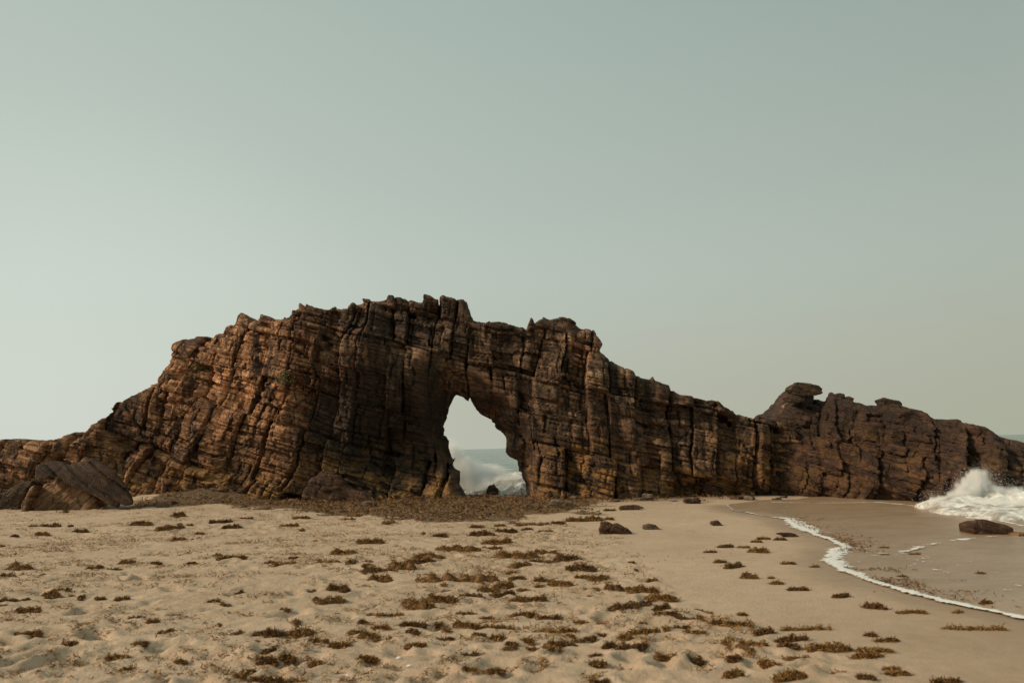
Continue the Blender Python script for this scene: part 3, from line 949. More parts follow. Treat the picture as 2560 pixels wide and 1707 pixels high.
def beach_stone(k, pts, mat, label, seed, thick, **kw):
    px = b3(k, pts)
    yb = max(p[1] for p in px)
    xc = sum(p[0] for p in px) / len(px)
    return stone('stone', px, gY(xc, yb), thick, mat, label, 'stone', BG, seed=seed, **kw)


beach_stone(2, [(1780, 345), (1785, 300), (1800, 278), (1830, 282), (1880, 300), (1910, 288), (1945, 310), (1990, 345), (2030, 360), (1900, 372), (1790, 360)], ROCK_BROWN,
            'brown wedge shaped stone with split layers alone on smooth sand', 41, 0.55, dip=22, lump=0.02, layers=0.03, sink=0.06)
beach_stone(2, [(2080, 328), (2095, 306), (2130, 300), (2170, 306), (2215, 330), (2150, 340), (2090, 340)], ROCK_GREY,
            'low grey brown stone a step right of the brown wedge stone', 42, 0.35, lump=0.03, layers=0.015, sink=0.05)
beach_stone(2, [(1915, 190), (1935, 175), (2000, 166), (2060, 170), (2085, 190), (2000, 206), (1930, 204)], ROCK_BROWN,
            'long flat stone on the sand behind the brown wedge stone', 43, 0.6, lump=0.03, layers=0.015, sink=0.05)
beach_stone(2, [(1430, 165), (1450, 135), (1485, 122), (1520, 135), (1555, 160), (1550, 190), (1450, 190)], ROCK_GREY,
            'rounded grey stone in the seaweed bed at the right foot of the arch', 44, 0.6, lump=0.03, layers=0.01, sink=0.1)
beach_stone(2, [(1545, 165), (1560, 145), (1580, 138), (1600, 150), (1608, 180), (1560, 185)], ROCK_GREY,
            'smaller grey stone touching the rounded grey stone by the arch foot', 45, 0.4, lump=0.03, layers=0.01, sink=0.08)
beach_stone(2, [(135, 165), (150, 145), (190, 138), (235, 148), (250, 175), (190, 185)], ROCK_GREY,
            'grey stone sunk in the seaweed left of the arch opening', 46, 0.5, lump=0.03, layers=0.01, sink=0.08)
beach_stone(2, [(1155, 290), (1170, 280), (1195, 280), (1208, 295), (1180, 300)], ROCK_GREY,
            'small grey stone at the left tip of a weed strip in front of the arch', 47, 0.2, lump=0.03, layers=0.01, sink=0.04)
beach_stone(2, [(1395, 305), (1405, 290), (1430, 290), (1440, 308), (1415, 314)], ROCK_TAN,
            'small pale stone caught in the weed strip in front of the arch', 48, 0.2, lump=0.03, layers=0.01, sink=0.04)
beach_stone(3, [(190, 300), (215, 285), (245, 274), (270, 292), (285, 308), (240, 314)], ROCK_BROWN,
            'small brown pointed stone between the foam line and the wedge stone', 49, 0.3, lump=0.03, layers=0.02, sink=0.05)
beach_stone(3, [(615, 370), (660, 364), (730, 358), (785, 366), (840, 392), (760, 390), (680, 380)], ROCK_BROWN,
            'long thin half buried brown stone beside the foam line', 50, 0.35, lump=0.02, layers=0.01, sink=0.05)
beach_stone(3, [(1998, 340), (2005, 300), (2040, 276), (2110, 270), (2160, 285), (2230, 305), (2280, 335), (2310, 380), (2200, 385), (2010, 370)], ROCK_BROWN,
            'smooth wet brown boulder standing in the shallow water before the wave', 51, 0.6, dip=25, lump=0.02, layers=0.012, sink=0.12)
beach_stone(3, [(2310, 385), (2330, 365), (2365, 355), (2420, 365), (2440, 392), (2360, 400)], ROCK_TAN,
            'yellowish stone cut by the right frame edge in the shallow water', 52, 0.4, lump=0.03, layers=0.01, sink=0.1)
BR = [(4, [(1240, 1310), (1260, 1240), (1300, 1215), (1360, 1290), (1410, 1330), (1380, 1360), (1280, 1350)], 'reddish block fallen against the foot of the right wall', ROCK_BROWN),
      (4, [(500, 1375), (520, 1345), (600, 1310), (680, 1325), (700, 1360), (600, 1385)], 'low brown block lying in weed under the ribbed wall', ROCK_BROWN),
      (4, [(1090, 1400), (1130, 1375), (1200, 1370), (1240, 1395), (1230, 1425), (1110, 1425)], 'flat brown block in the weed line below the right wall', ROCK_BROWN),
      (4, [(380, 1370), (390, 1330), (430, 1310), (480, 1335), (490, 1375)], 'squat dark block at the wall foot right of the grey stones', ROCK_CAP)]
for i, (k, pts, lab, mt) in enumerate(BR):
    px = Z3(k, pts)
    yb = max(p[1] for p in px); xc = sum(p[0] for p in px) / len(px)
    stone('stone', px, gY(xc, yb), 0.7, mt, lab, 'stone', 'fallen blocks along the wall foot', seed=60 + i, dip=20, layers=0.02, sink=0.08)
stone('boulder', [(752, 1235), (765, 1205), (800, 1180), (840, 1185), (875, 1210), (905, 1225), (935, 1240), (930, 1262), (760, 1262)], 25.3, 1.2, ROCK_BROWN,
      'golden brown boulder at the wall foot left of the dark hollow', 'boulder', seed=71, dip=10, lump=0.03, layers=0.015)

# rubble at the foot of the wall: a few shapes, copied
protos = []
for i in range(4):
    rr = np.random.default_rng(400 + i)
    an = np.sort(rr.uniform(0, 2 * math.pi, 8))
    px = [(1280 + 17 * math.cos(q) * rr.uniform(0.75, 1.15), 1250 - 9 * math.sin(q) * rr.uniform(0.75, 1.15)) for q in an]
    protos.append(stone('stone', px, 25.5, 0.28, (ROCK_BROWN, ROCK_TAN, ROCK_GREY, ROCK_BROWN)[i], 'small rubble stone lying against the sandy foot of the rock ridge', 'stone', 'rubble along the wall foot',
                        seed=90 + i, lump=0.04, layers=0.03, rnd=0.06, res=26))
rr = np.random.default_rng(8)
for i in range(44):
    o = protos[i] if i < 4 else protos[i % 4].copy()
    if i >= 4:
        COL.objects.link(o)
    px = rr.uniform(380, 1120) if i % 2 else rr.uniform(1330, 1960)
    g = G(px, 1242 + rr.uniform(-2, 12) + (8 if px < 560 else 0))
    q = rr.uniform(0.45, 1.35)
    o.scale = (q * rr.uniform(0.8, 1.3), q, q * rr.uniform(0.7, 1.1))
    o.rotation_euler.z = rr.uniform(0, 6.28)
    o.location = (g[0], g[1], float(zbase(g[0], g[1])) - 0.07 * q)

# rocks in the surf behind the arch
stone('surf_rock', Z3(3, [(600, 1300), (625, 1250), (645, 1222), (690, 1218), (735, 1262), (760, 1320), (760, 1500), (600, 1500)]), 37.5, 1.5, ROCK_HEAD,
      'brown pointed rock rising from the spray seen through the arch', 'rock', 'rocks in the surf behind the arch', seed=81, layers=0.015)
stone('surf_rock', Z3(3, [(660, 1420), (680, 1340), (720, 1325), (750, 1370), (755, 1420), (740, 1480), (660, 1480)]), 32.4, 0.8, ROCK_CAP,
      'dark wet rock low in the foam at the middle of the arch opening', 'rock', 'rocks in the surf behind the arch', seed=82, layers=0.015)

# ------------------------------------------------------------------ shallow water, foam, breaking wave


def shallow_mat():
    m, t, p = newmat('sandy shallow water')
    geo = N(t, 'ShaderNodeNewGeometry').outputs['Position']
    n = noise(t, mapping(t, geo, (0, 0, -0.5), (0.7, 1.6, 1)), 1.2, 6, 0.6)
    col = mixc(t, mapr(t, n, 0.3, 0.7), (0.345, 0.240, 0.148, 1), (0.44, 0.315, 0.205, 1))
    g = noise(t, geo, 60, 3, 0.7)
    col = mixc(t, mapr(t, g, 0.35, 0.65), mixc(t, 1.0, col, (0.8, 0.78, 0.76, 1), 'MULTIPLY'), col)
    fl = noise(t, mapping(t, geo, (0, 0, -0.5), (0.8, 2.2, 1)), 6.5, 7, 0.75)
    col = mixc(t, mapr(t, fl, 0.64, 0.72, 0, 0.5), col, (0.62, 0.60, 0.55, 1))
    t.links.new(col, p.inputs['Base Color'])
    p.inputs['Roughness'].default_value = 0.27
    p.inputs['IOR'].default_value = 1.33
    p.inputs['Specular IOR Level'].default_value = 0.5
    b = N(t, 'ShaderNodeBump', i_Strength=0.35, i_Distance=0.05)
    t.links.new(noise(t, mapping(t, geo, (0, 0, -0.5), (0.8, 2.0, 1)), 5.0, 6, 0.65), b.inputs['Height'])
    t.links.new(b.outputs[0], p.inputs['Normal'])
    return m


fx0, fx1 = FOAM[:, 0].min() - 0.5, 30.0
ax_ = np.arange(fx0, fx1, 0.06, dtype=np.float32); ay_ = np.arange(5.5, 29.5, 0.06, dtype=np.float32)
AX, AY = np.meshgrid(ax_, ay_, indexing='ij')
sd_ = poly_sdf(SWASH, AX, AY) + 0.03 * fbm2(AX * 3, AY * 3, 71, 3)
keep = sd_ < 0.03
inside = keep[:-1, :-1] & keep[1:, :-1] & keep[1:, 1:] & keep[:-1, 1:]
idx = np.arange(AX.size).reshape(AX.shape)
Q = np.stack([idx[:-1, :-1][inside], idx[1:, :-1][inside], idx[1:, 1:][inside], idx[:-1, 1:][inside]], 1)
used, Qn = np.unique(Q, return_inverse=True)
x = AX.ravel()[used]; y = AY.ravel()[used]
dd = -sd_.ravel()[used]
z = zbase(x, y) + 0.006 + 0.022 * sstep(-0.03, 0.5, dd) + 0.012 * fbm2(x * 0.8, y * 1.4, 73, 2) * sstep(0.2, 1.5, dd)
put('shallow_water', mesh_np('shallow_water', np.stack([x, y, z], 1), Qn.reshape(-1, 4)), shallow_mat(), kind='structure')


def foam_mat():
    m, t, p = newmat('sea foam')
    geo = N(t, 'ShaderNodeNewGeometry').outputs['Position']
    col = mixc(t, noise(t, geo, 5, 5, 0.7), (0.56, 0.56, 0.52, 1), (0.88, 0.88, 0.84, 1))
    t.links.new(col, p.inputs['Base Color'])
    p.inputs['Roughness'].default_value = 0.7
    b = N(t, 'ShaderNodeBump', i_Strength=0.6, i_Distance=0.02)
    t.links.new(noise(t, geo, 40, 4, 0.7), b.inputs['Height'])
    t.links.new(b.outputs[0], p.inputs['Normal'])
    return m


FOAMM = foam_mat()


def film_mat():
    m, t, p = newmat('lacy foam film')
    geo = N(t, 'ShaderNodeNewGeometry').outputs['Position']
    cov = N(t, 'ShaderNodeAttribute', attribute_name='cov').outputs['Fac']
    p.inputs['Base Color'].default_value = (0.80, 0.79, 0.75, 1)
    p.inputs['Roughness'].default_value = 0.6
    vo = N(t, 'ShaderNodeTexVoronoi', feature='DISTANCE_TO_EDGE', i_Scale=13.0)
    t.links.new(geo, vo.inputs['Vector'])
    n = noise(t, geo, 22, 5, 0.7)
    a = math_n(t, 'ADD', cov, math_n(t, 'MULTIPLY', math_n(t, 'SUBTRACT', n, 0.5), 1.3))
    a = math_n(t, 'SUBTRACT', a, mapr(t, vo.outputs['Distance'], 0.0, 0.35, 0.0, 0.45))
    a = mapr(t, a, -0.12, 0.35, 0.0, 0.96, True)
    tr = N(t, 'ShaderNodeBsdfTransparent')
    mxs = N(t, 'ShaderNodeMixShader')
    t.links.new(a, mxs.inputs[0]); t.links.new(tr.outputs[0], mxs.inputs[1]); t.links.new(p.outputs[0], mxs.inputs[2])
    t.links.new(mxs.outputs[0], [q for q in t.nodes if q.type == 'OUTPUT_MATERIAL'][0].inputs['Surface'])
    return m


FILM = film_mat()


def lace(name, x0, x1, y0, y1, step, fn, lift, label=None):
    """a lacy sheet of foam: kept only where fn(x, y) > 0, a little raised"""
    a = np.arange(x0, x1, step, dtype=np.float32); b = np.arange(y0, y1, step, dtype=np.float32)
    X, Y = np.meshgrid(a, b, indexing='ij')
    f = fn(X, Y)
    k = f > -0.3
    ins = k[:-1, :-1] & k[1:, :-1] & k[1:, 1:] & k[:-1, 1:]
    ix = np.arange(X.size).reshape(X.shape)
    Q = np.stack([ix[:-1, :-1][ins], ix[1:, :-1][ins], ix[1:, 1:][ins], ix[:-1, 1:][ins]], 1)
    us, Qn = np.unique(Q, return_inverse=True)
    x = X.ravel()[us]; y = Y.ravel()[us]; ff = np.clip(f.ravel()[us], -0.4, 1)
    z = zbase(x, y) + lift + 0.010 * np.maximum(ff, 0) * (0.7 + 0.5 * fbm2(x * 9, y * 9, 5, 2))
    o = put(name, mesh_np(name, np.stack([x, y, z], 1), Qn.reshape(-1, 4), {'cov': ff}), FILM, kind='stuff')
    if label: o['label'] = label; o['category'] = 'foam'
    return o


bend = np.array(G(*B(3, 1040, 530))[:2])
rearp = np.array(G(*B(3, 800, 320))[:2])


def foam_f(X, Y):
    s = poly_sdf(SWASH, X, Y)
    d = line_dist(FOAM, X, Y)
    wd = 0.12 + 0.13 * np.exp(-((X - bend[0]) ** 2 + (Y - bend[1]) ** 2) / 1.1) + 0.20 * np.exp(-((X - rearp[0]) ** 2 + (Y - rearp[1]) ** 2) / 2.2)
    wd = wd * (1 + 0.5 * fbm2(X * 1.5, Y * 1.5, 83, 2))
    inn = np.where(s < 0, d, d * 2.2)
    core = 1 - inn / wd
    n = fbm2(X * 7, Y * 7, 81, 4)
    trail = (0.9 - (-s) / 0.9) * (s < 0.02) * (Y < 19.5)
    wisps = np.minimum(trail, 0.5) - 0.62 + 0.9 * np.maximum(n, 0)
    upper = sstep(rearp[1] + 0.6, rearp[1] + 2.2, Y)
    core = core - upper * (0.75 - 1.1 * np.maximum(fbm2(X * 1.3, Y * 0.8, 87, 2), 0))
    gap = fbm2(X * 0.9, Y * 0.9, 85, 2)
    return np.maximum(core * 0.95 + 0.75 * n + 0.05, wisps - 0.2 - 0.3 * (gap < 0)) - 0.5 * (gap > 0.62)


lace('foam_edge', FOAM[:, 0].min() - 0.4, 9.5, 7.0, 27.5, 0.016, foam_f, 0.020, 'lacy white foam line where the shallow water meets dry sand')

headline = np.array([G(*p)[:2] for p in [(1930, 1258), (2050, 1260), (2200, 1258), (2260, 1264), (2320, 1272), (2420, 1290), (2560, 1318)]])


def rear_f(X, Y):
    d = line_dist(headline, X, Y)
    n = fbm2(X * 4, Y * 6, 91, 4)
    return 0.8 - d / (0.05 + 0.05 * sstep(9, 11, X)) + 1.0 * n


lace('foam_streak', headline[:, 0].min() - 0.3, headline[:, 0].max() + 0.3, headline[:, 1].min() - 0.4, headline[:, 1].max() + 0.4, 0.02, rear_f, 0.035,
     'thin white foam streak along the foot of the headland')


ARC = np.array([G(*B(3, *p))[:2] for p in [(1500, 520), (1640, 478), (1800, 440), (2000, 415), (2200, 403), (2400, 408)]])


def arc_f(X, Y):
    d = line_dist(ARC, X, Y)
    return 0.35 - d / 0.16 + 1.1 * fbm2(X * 5, Y * 5, 95, 4) + 0.3 * fbm2(X * 0.8, Y * 0.8, 96, 2)


lace('foam_streak', ARC[:, 0].min() - 0.2, ARC[:, 0].max(), ARC[:, 1].min() - 0.3, ARC[:, 1].max() + 0.3, 0.02, arc_f, 0.040,
     'faint broken foam arc crossing the shallow water in front of the wet boulder')


def speck_f(X, Y):
    s = poly_sdf(SWASH, X, Y)
    return fbm2(X * 6, Y * 6, 97, 4) - 0.42 - 0.25 * sstep(-0.3, -3.0, s) + 0.25 * fbm2(X * 0.6, Y * 0.6, 98, 2) - (s > -0.1)


lace('foam_flecks', FOAM[:, 0].min(), 12.0, 9.0, 23.0, 0.022, speck_f, 0.036, 'tiny foam flecks floating over the shallow brown water')


def blob_mesh(name, blobs, h, seed, amp, floor=-0.9):
    """churned water: soft union of ellipsoids (centre, radii), roughened"""
    C = np.array([b[0] for b in blobs]); R = np.array([b[1] for b in blobs])
    lo_ = (C - R).min(0) - 0.35; hi_ = (C + R).max(0) + 0.35
    lo_[2] = max(lo_[2], floor)
    xs, ys, zs = (np.arange(lo_[i], hi_[i], h, dtype=np.float32) for i in range(3))
    X = xs[:, None, None]; Y = ys[None, :, None]; Z = zs[None, None, :]
    D = np.full((len(xs), len(ys), len(zs)), 9, np.float32)
    for c, r in zip(C, R):
        q = np.sqrt(((X - c[0]) / r[0]) ** 2 + ((Y - c[1]) / r[1]) ** 2 + ((Z - c[2]) / r[2]) ** 2)
        D = smin(D, (q - 1) * min(r), 0.15).astype(np.float32)
    for sc, a, sd2 in ((0.5, 1.0, 1), (0.22, 0.7, 2), (0.10, 0.5, 3), (0.055, 0.3, 4)):
        D -= amp * a * noise_grid(xs, ys, zs, sc, sc, sc, seed + sd2)
    for ax in range(3):
        for e in (0, -1):
            sl = [slice(None)] * 3; sl[ax] = e
            D[tuple(sl)] = np.maximum(D[tuple(sl)], 0.01)
    V, Q = surface_nets(D, (xs[0], ys[0], zs[0]), h)
    return V, Q


def wave_mat():
    m, t, p = newmat('white water')
    geo = N(t, 'ShaderNodeNewGeometry').outputs['Position']
    n = noise(t, mapping(t, geo, (0, 0.5, 0), (0.8, 0.8, 1.4)), 2.3, 7, 0.72, 0.6)
    col = mixc(t, mapr(t, n, 0.40, 0.58), (0.34, 0.30, 0.25, 1), (0.86, 0.87, 0.84, 1))
    t.links.new(col, p.inputs['Base Color'])
    p.inputs['Roughness'].default_value = 0.65
    p.inputs['Subsurface Weight'].default_value = 0.25
    p.inputs['Subsurface Scale'].default_value = 0.1
    b = N(t, 'ShaderNodeBump', i_Strength=0.7, i_Distance=0.06)
    t.links.new(noise(t, geo, 14, 6, 0.72), b.inputs['Height'])
    t.links.new(b.outputs[0], p.inputs['Normal'])
    return m


def drops(name, centers, sig, n, r, seed, label):
    rng = np.random.default_rng(seed)
    C = np.array(centers)
    k = rng.integers(0, len(C), n)
    P = C[k] + rng.normal(0, 1, (n, 3)) * np.array(sig)
    rr = r * (0.4 + rng.random(n) ** 3 * 1.6)
    oct_ = np.array([(1, 0, 0), (-1, 0, 0), (0, 1, 0), (0, -1, 0), (0, 0, 1.3), (0, 0, -1.3)], np.float32)
    tri = np.array([(0, 2, 4), (2, 1, 4), (1, 3, 4), (3, 0, 4), (2, 0, 5), (1, 2, 5), (3, 1, 5), (0, 3, 5)])
    V = (P[:, None, :] + oct_[None] * rr[:, None, None]).reshape(-1, 3)
    Q = (tri[None] + 6 * np.arange(n)[:, None, None]).reshape(-1, 3)
    o = put(name, mesh_np(name, V, Q), FOAMM, kind='stuff')
    o['label'] = label; o['category'] = 'spray'
    return o


def wp(px, py, Y):
    return W(px, py, Y - 0.8 if Y < 24 else Y)


wb = []
for px, py, Y, r in [(2340, 1264, 22.0, (0.5, 0.5, .15)), (2375, 1264, 21.6, (0.5, 0.5, .18)), (2420, 1258, 21.6, (0.45, 0.5, .24)), (2440, 1240, 22.0, (0.30, 0.3, .30)),
                     (2480, 1250, 21.8, (0.35, 0.4, .24)), (2530, 1252, 21.6, (0.6, 0.5, .22)), (2600, 1250, 21.4, (0.7, 0.6, .26)), (2460, 1277, 20.6, (0.9, 0.7, .14)),
                     (2540, 1286, 19.9, (0.9, 0.8, .16)), (2620, 1288, 19.6, (0.9, 0.8, .2)), (2400, 1275, 21.0, (0.6, 0.5, .12)), (2700, 1270, 20.4, (1.2, 1.0, .3)), (2520, 1298, 18.9, (0.9, 0.5, .13)), (2610, 1304, 18.6, (1.0, 0.6, .15)), (2430, 1284, 19.9, (0.6, 0.5, .10))]:
    wb.append((wp(px, py, Y), r))
V, Q = blob_mesh('breaking_wave', wb, 0.035, 500, 0.035)
worg = np.array([V[:, 0].mean(), V[:, 1].mean(), V[:, 2].min()], np.float32)
wave = put('breaking_wave', mesh_np('breaking_wave', V - worg, Q), wave_mat(), worg, label='white wave bursting upward against the foot of the dark headland', cat='wave')
drops('wave_droplets', [wp(*c) for c in [(2446, 1185, 22.0), (2430, 1200, 21.9), (2465, 1195, 22.0), (2415, 1215, 21.9), (2480, 1215, 21.8), (2390, 1238, 21.9), (2350, 1250, 21.9), (2330, 1255, 21.9), (2500, 1225, 21.7), (2540, 1230, 21.5)]],
      (0.20, 0.15, 0.15), 7000, 0.004, 4, 'flying white droplets around the wave on the headland')

# low foaming water and spray behind the arch
sb_ = []
rngS = np.random.default_rng(9)
for px, py, Y, r in [(1150, 1232, 34.5, (0.9, 0.7, .42)), (1185, 1238, 34.0, (0.8, 0.6, .34)), (1260, 1226, 33.8, (0.7, 0.6, .42)), (1300, 1228, 33.6, (0.7, 0.6, .42)), (1225, 1240, 33.3, (1.1, 0.5, .26)), (1120, 1210, 35.2, (0.8, .6, .6)), (1340, 1222, 34.0, (0.8, .6, .45)),
                     (1200, 1215, 36.0, (1.6, 0.8, .4)), (1290, 1205, 37.0, (1.6, 0.8, .45))]:
    sb_.append((wp(px, py, Y), r))
V, Q = blob_mesh('surf_wave', sb_, 0.05, 700, 0.09, -1.6)
org = np.array([V[:, 0].mean(), V[:, 1].mean(), V[:, 2].min()], np.float32)
put('surf_wave', mesh_np('surf_wave', V - org, Q), wave_mat(), org, label='foaming surf piling up behind the opening of the rock arch', cat='wave')


def spray_mat(name, puffs, dens, nscale, cut, tall=1.0):
    """puffs: (centre, radii) in the object's own space; fine water thrown into the air"""
    m = bpy.data.materials.new(name)
    m.use_nodes = True
    t = m.node_tree
    t.nodes.clear()
    out = N(t, 'ShaderNodeOutputMaterial')
    v = N(t, 'ShaderNodeVolumePrincipled')
    v.inputs['Color'].default_value = (0.99, 0.99, 0.98, 1)
    v.inputs['Anisotropy'].default_value = 0.0
    co = N(t, 'ShaderNodeTexCoord').outputs['Object']
    best = None
    for c, r in puffs:
        sub = N(t, 'ShaderNodeVectorMath', operation='SUBTRACT')
        t.links.new(co, sub.inputs[0]); sub.inputs[1].default_value = tuple(float(q) for q in c)
        ln = N(t, 'ShaderNodeVectorMath', operation='LENGTH')
        t.links.new(mapping(t, sub.outputs[0], (0, 0, 0), (1 / r[0], 1 / r[1], 1 / r[2])), ln.inputs[0])
        f = mapr(t, ln.outputs['Value'], 0.0, 1.0, 1.0, 0.0)
        best = f if best is None else math_n(t, 'MAXIMUM', best, f)
    n = noise(t, mapping(t, co, (0, 0, 0), (1, 1, 1 / tall)), nscale, 6, 0.68, 0.4)
    f = math_n(t, 'SUBTRACT', math_n(t, 'ADD', best, math_n(t, 'MULTIPLY', n, 1.5)), cut)
    d = math_n(t, 'MULTIPLY', mapr(t, f, 0.0, 1.0, 0.0, dens, True), mapr(t, best, 0.02, 0.2))
    t.links.new(d, v.inputs['Density'])
    t.links.new(v.outputs[0], out.inputs['Volume'])
    return m


def cloud(name, puffs, dens, nscale, cut, tall=1.0, parent=None):
    import bmesh
    C = np.array([c for c, r in puffs]); R = np.array([r for c, r in puffs])
    lo_ = (C - R).min(0); hi_ = (C + R).max(0)
    org = np.array([(lo_[0] + hi_[0]) / 2, (lo_[1] + hi_[1]) / 2, lo_[2]])
    base = np.array(parent.location) if parent else org
    bm = bmesh.new()
    bmesh.ops.create_cube(bm, size=1.0)
    for v in bm.verts:
        p = (lo_ + hi_) / 2 + np.array(v.co) * (hi_ - lo_) - base
        v.co = Vector(p)
    me = bpy.data.meshes.new(name)
    bm.to_mesh(me); bm.free()
    return put(name, me, spray_mat(name, [(c - base, r) for c, r in puffs], dens, nscale, cut, tall), (0, 0, 0) if parent else org, parent)


o = cloud('sea_spray', [(wp(1150, 1190, 34.4), (1.3, 0.9, 1.0)), (wp(1185, 1222, 34.2), (1.3, 0.9, 0.8)), (wp(1118, 1150, 34.6), (0.9, 0.8, 1.1)), (wp(1275, 1222, 34.0), (1.2, 0.8, 0.75)), (wp(1225, 1232, 33.6), (1.1, 0.6, 0.6)),
                        (wp(1200, 1195, 35.5), (1.7, 0.8, 0.75))], 7.0, 2.4, 0.66, 1.3)
o['label'] = 'white mist of sea spray thrown up behind the arch opening'; o['category'] = 'spray'; o['kind'] = 'stuff'
cloud('splash', [(wp(2445, 1203, 21.9), (0.42, 0.34, 0.46)), (wp(2428, 1225, 21.8), (0.55, 0.38, 0.48)), (wp(2530, 1240, 21.7), (0.60, 0.38, 0.30)), (wp(2405, 1245, 21.7), (0.50, 0.36, 0.36)), (wp(2355, 1258, 21.8), (0.50, 0.36, 0.28)),
                 (wp(2485, 1238, 21.8), (0.50, 0.40, 0.36)), (wp(2380, 1266, 21.2), (0.7, 0.5, 0.22)), (wp(2480, 1268, 20.8), (0.9, 0.6, 0.30)), (wp(2580, 1270, 20.4), (0.9, 0.6, 0.34)), (wp(2545, 1245, 21.6), (0.70, 0.40, 0.36)), (wp(2620, 1248, 21.5), (0.8, 0.4, 0.3))], 36.0, 6.0, 0.90, 1.8, wave)
drops('surf_droplets', [wp(*c) for c in [(1140, 1190, 34), (1170, 1205, 34), (1150, 1170, 34.5), (1260, 1215, 33.6), (1290, 1215, 33.6), (1200, 1215, 34)]], (0.35, 0.3, 0.22), 5000, 0.006, 6, 'fine white droplets in the surf behind the arch')

# ------------------------------------------------------------------ seaweed


def strands(P, Dr, ln, wd, rng):
    """curly ribbons of three quads each"""
    n = len(P)
    side_ = np.cross(Dr, rng.normal(0, 1, (n, 3)))
    side_ /= np.linalg.norm(side_, axis=1)[:, None] + 1e-9
    nrm = np.cross(Dr, side_)
    curl = rng.uniform(-1.0, 1.0, n)[:, None]
    pts = []
    for t in (0, 0.35, 0.7, 1.0):
        c = P + Dr * (ln * (t - 0.3))[:, None] + nrm * (ln[:, None] * curl * (t * t - 0.2)) + side_ * (ln[:, None] * 0.25 * np.sin(5 * t + 6 * rng.random(n))[:, None])
        wq = (wd * (1.15 - 0.5 * abs(t - 0.45)))[:, None]
        pts += [c - side_ * wq, c + side_ * wq]
    V = np.stack(pts, 1).reshape(-1, 3)
    q = np.array([(0, 1, 3, 2), (2, 3, 5, 4), (4, 5, 7, 6)])
    Q = (q[None] + 8 * np.arange(n)[:, None, None]).reshape(-1, 4)
    return V, Q


def clump_mesh(name, Ln, Wd, H, n, seed, size=1.0):
    rng = np.random.default_rng(seed)
    nl = max(3, int(Ln / max(Wd, 0.04) * 2.8))
    lx = np.linspace(-0.5, 0.5, nl) * Ln * 0.8 + rng.normal(0, 0.1 * Wd, nl)
    ly = np.cumsum(rng.normal(0, 0.10 * Wd, nl)); ly = np.clip(ly - ly.mean(), -0.5 * Wd, 0.5 * Wd)
    lh = H * rng.uniform(0.3, 1.0, nl)
    lr = Wd * rng.uniform(0.32, 0.50, nl)
    k = rng.integers(0, nl, n)
    a = rng.uniform(0, 2 * math.pi, n); r = np.sqrt(rng.random(n)) * 1.05
    x = lx[k] + lr[k] * r * np.cos(a) * 1.25
    y = ly[k] + lr[k] * r * np.sin(a)
    zt = lh[k] * np.clip(1 - r ** 2, 0.05, 1)
    z = zt * rng.uniform(0.5, 1.08, n)
    stray = rng.random(n) < 0.10
    x = np.where(stray, x * 1.05 + np.clip(rng.normal(0, 0.25 * Wd, n), -0.35 * Wd, 0.35 * Wd), x); y = np.where(stray, y * 1.2 + np.clip(rng.normal(0, 0.25 * Wd, n), -0.4 * Wd, 0.4 * Wd), y); z = np.where(stray, 0.008, z)
    P = np.stack([x, y, z], 1)
    Dr = rng.normal(0, 1, (n, 3)); Dr[:, 2] *= 0.7
    Dr /= np.linalg.norm(Dr, axis=1)[:, None]
    V, Q = strands(P, Dr, rng.uniform(0.022, 0.055, n) * size, rng.uniform(0.0026, 0.0058, n) * size, rng)
    V[:, 2] = np.maximum(V[:, 2], -0.02)
    tint = np.repeat(np.clip(rng.beta(1.6, 2.4, n) , 0, 1), 8)
    # matted heart of the clump
    cv = []; cq = []
    m0, m1 = 12, 5
    base = len(V)
    for i in range(nl):
        for j in range(m1):
            f = j / (m1 - 1)
            for q in range(m0):
                an = 2 * math.pi * q / m0
                rr = lr[i] * math.cos(f * math.pi / 2 * 0.97) * rng.uniform(0.75, 1.15)
                cv.append((lx[i] + rr * math.cos(an) * 1.2, ly[i] + rr * math.sin(an), lh[i] * 0.85 * math.sin(f * math.pi / 2) * rng.uniform(0.85, 1.1) - 0.02))
        o = base + i * m0 * m1
        for j in range(m1 - 1):
            for q in range(m0):
                cq.append((o + j * m0 + q, o + j * m0 + (q + 1) % m0, o + (j + 1) * m0 + (q + 1) % m0, o + (j + 1) * m0 + q))
    V = np.concatenate([V, np.array(cv)]); Q = np.concatenate([Q, np.array(cq)])
    tint = np.concatenate([tint, np.full(len(cv), 0.16)])
    return mesh_np(name, V, Q, {'tint': tint})


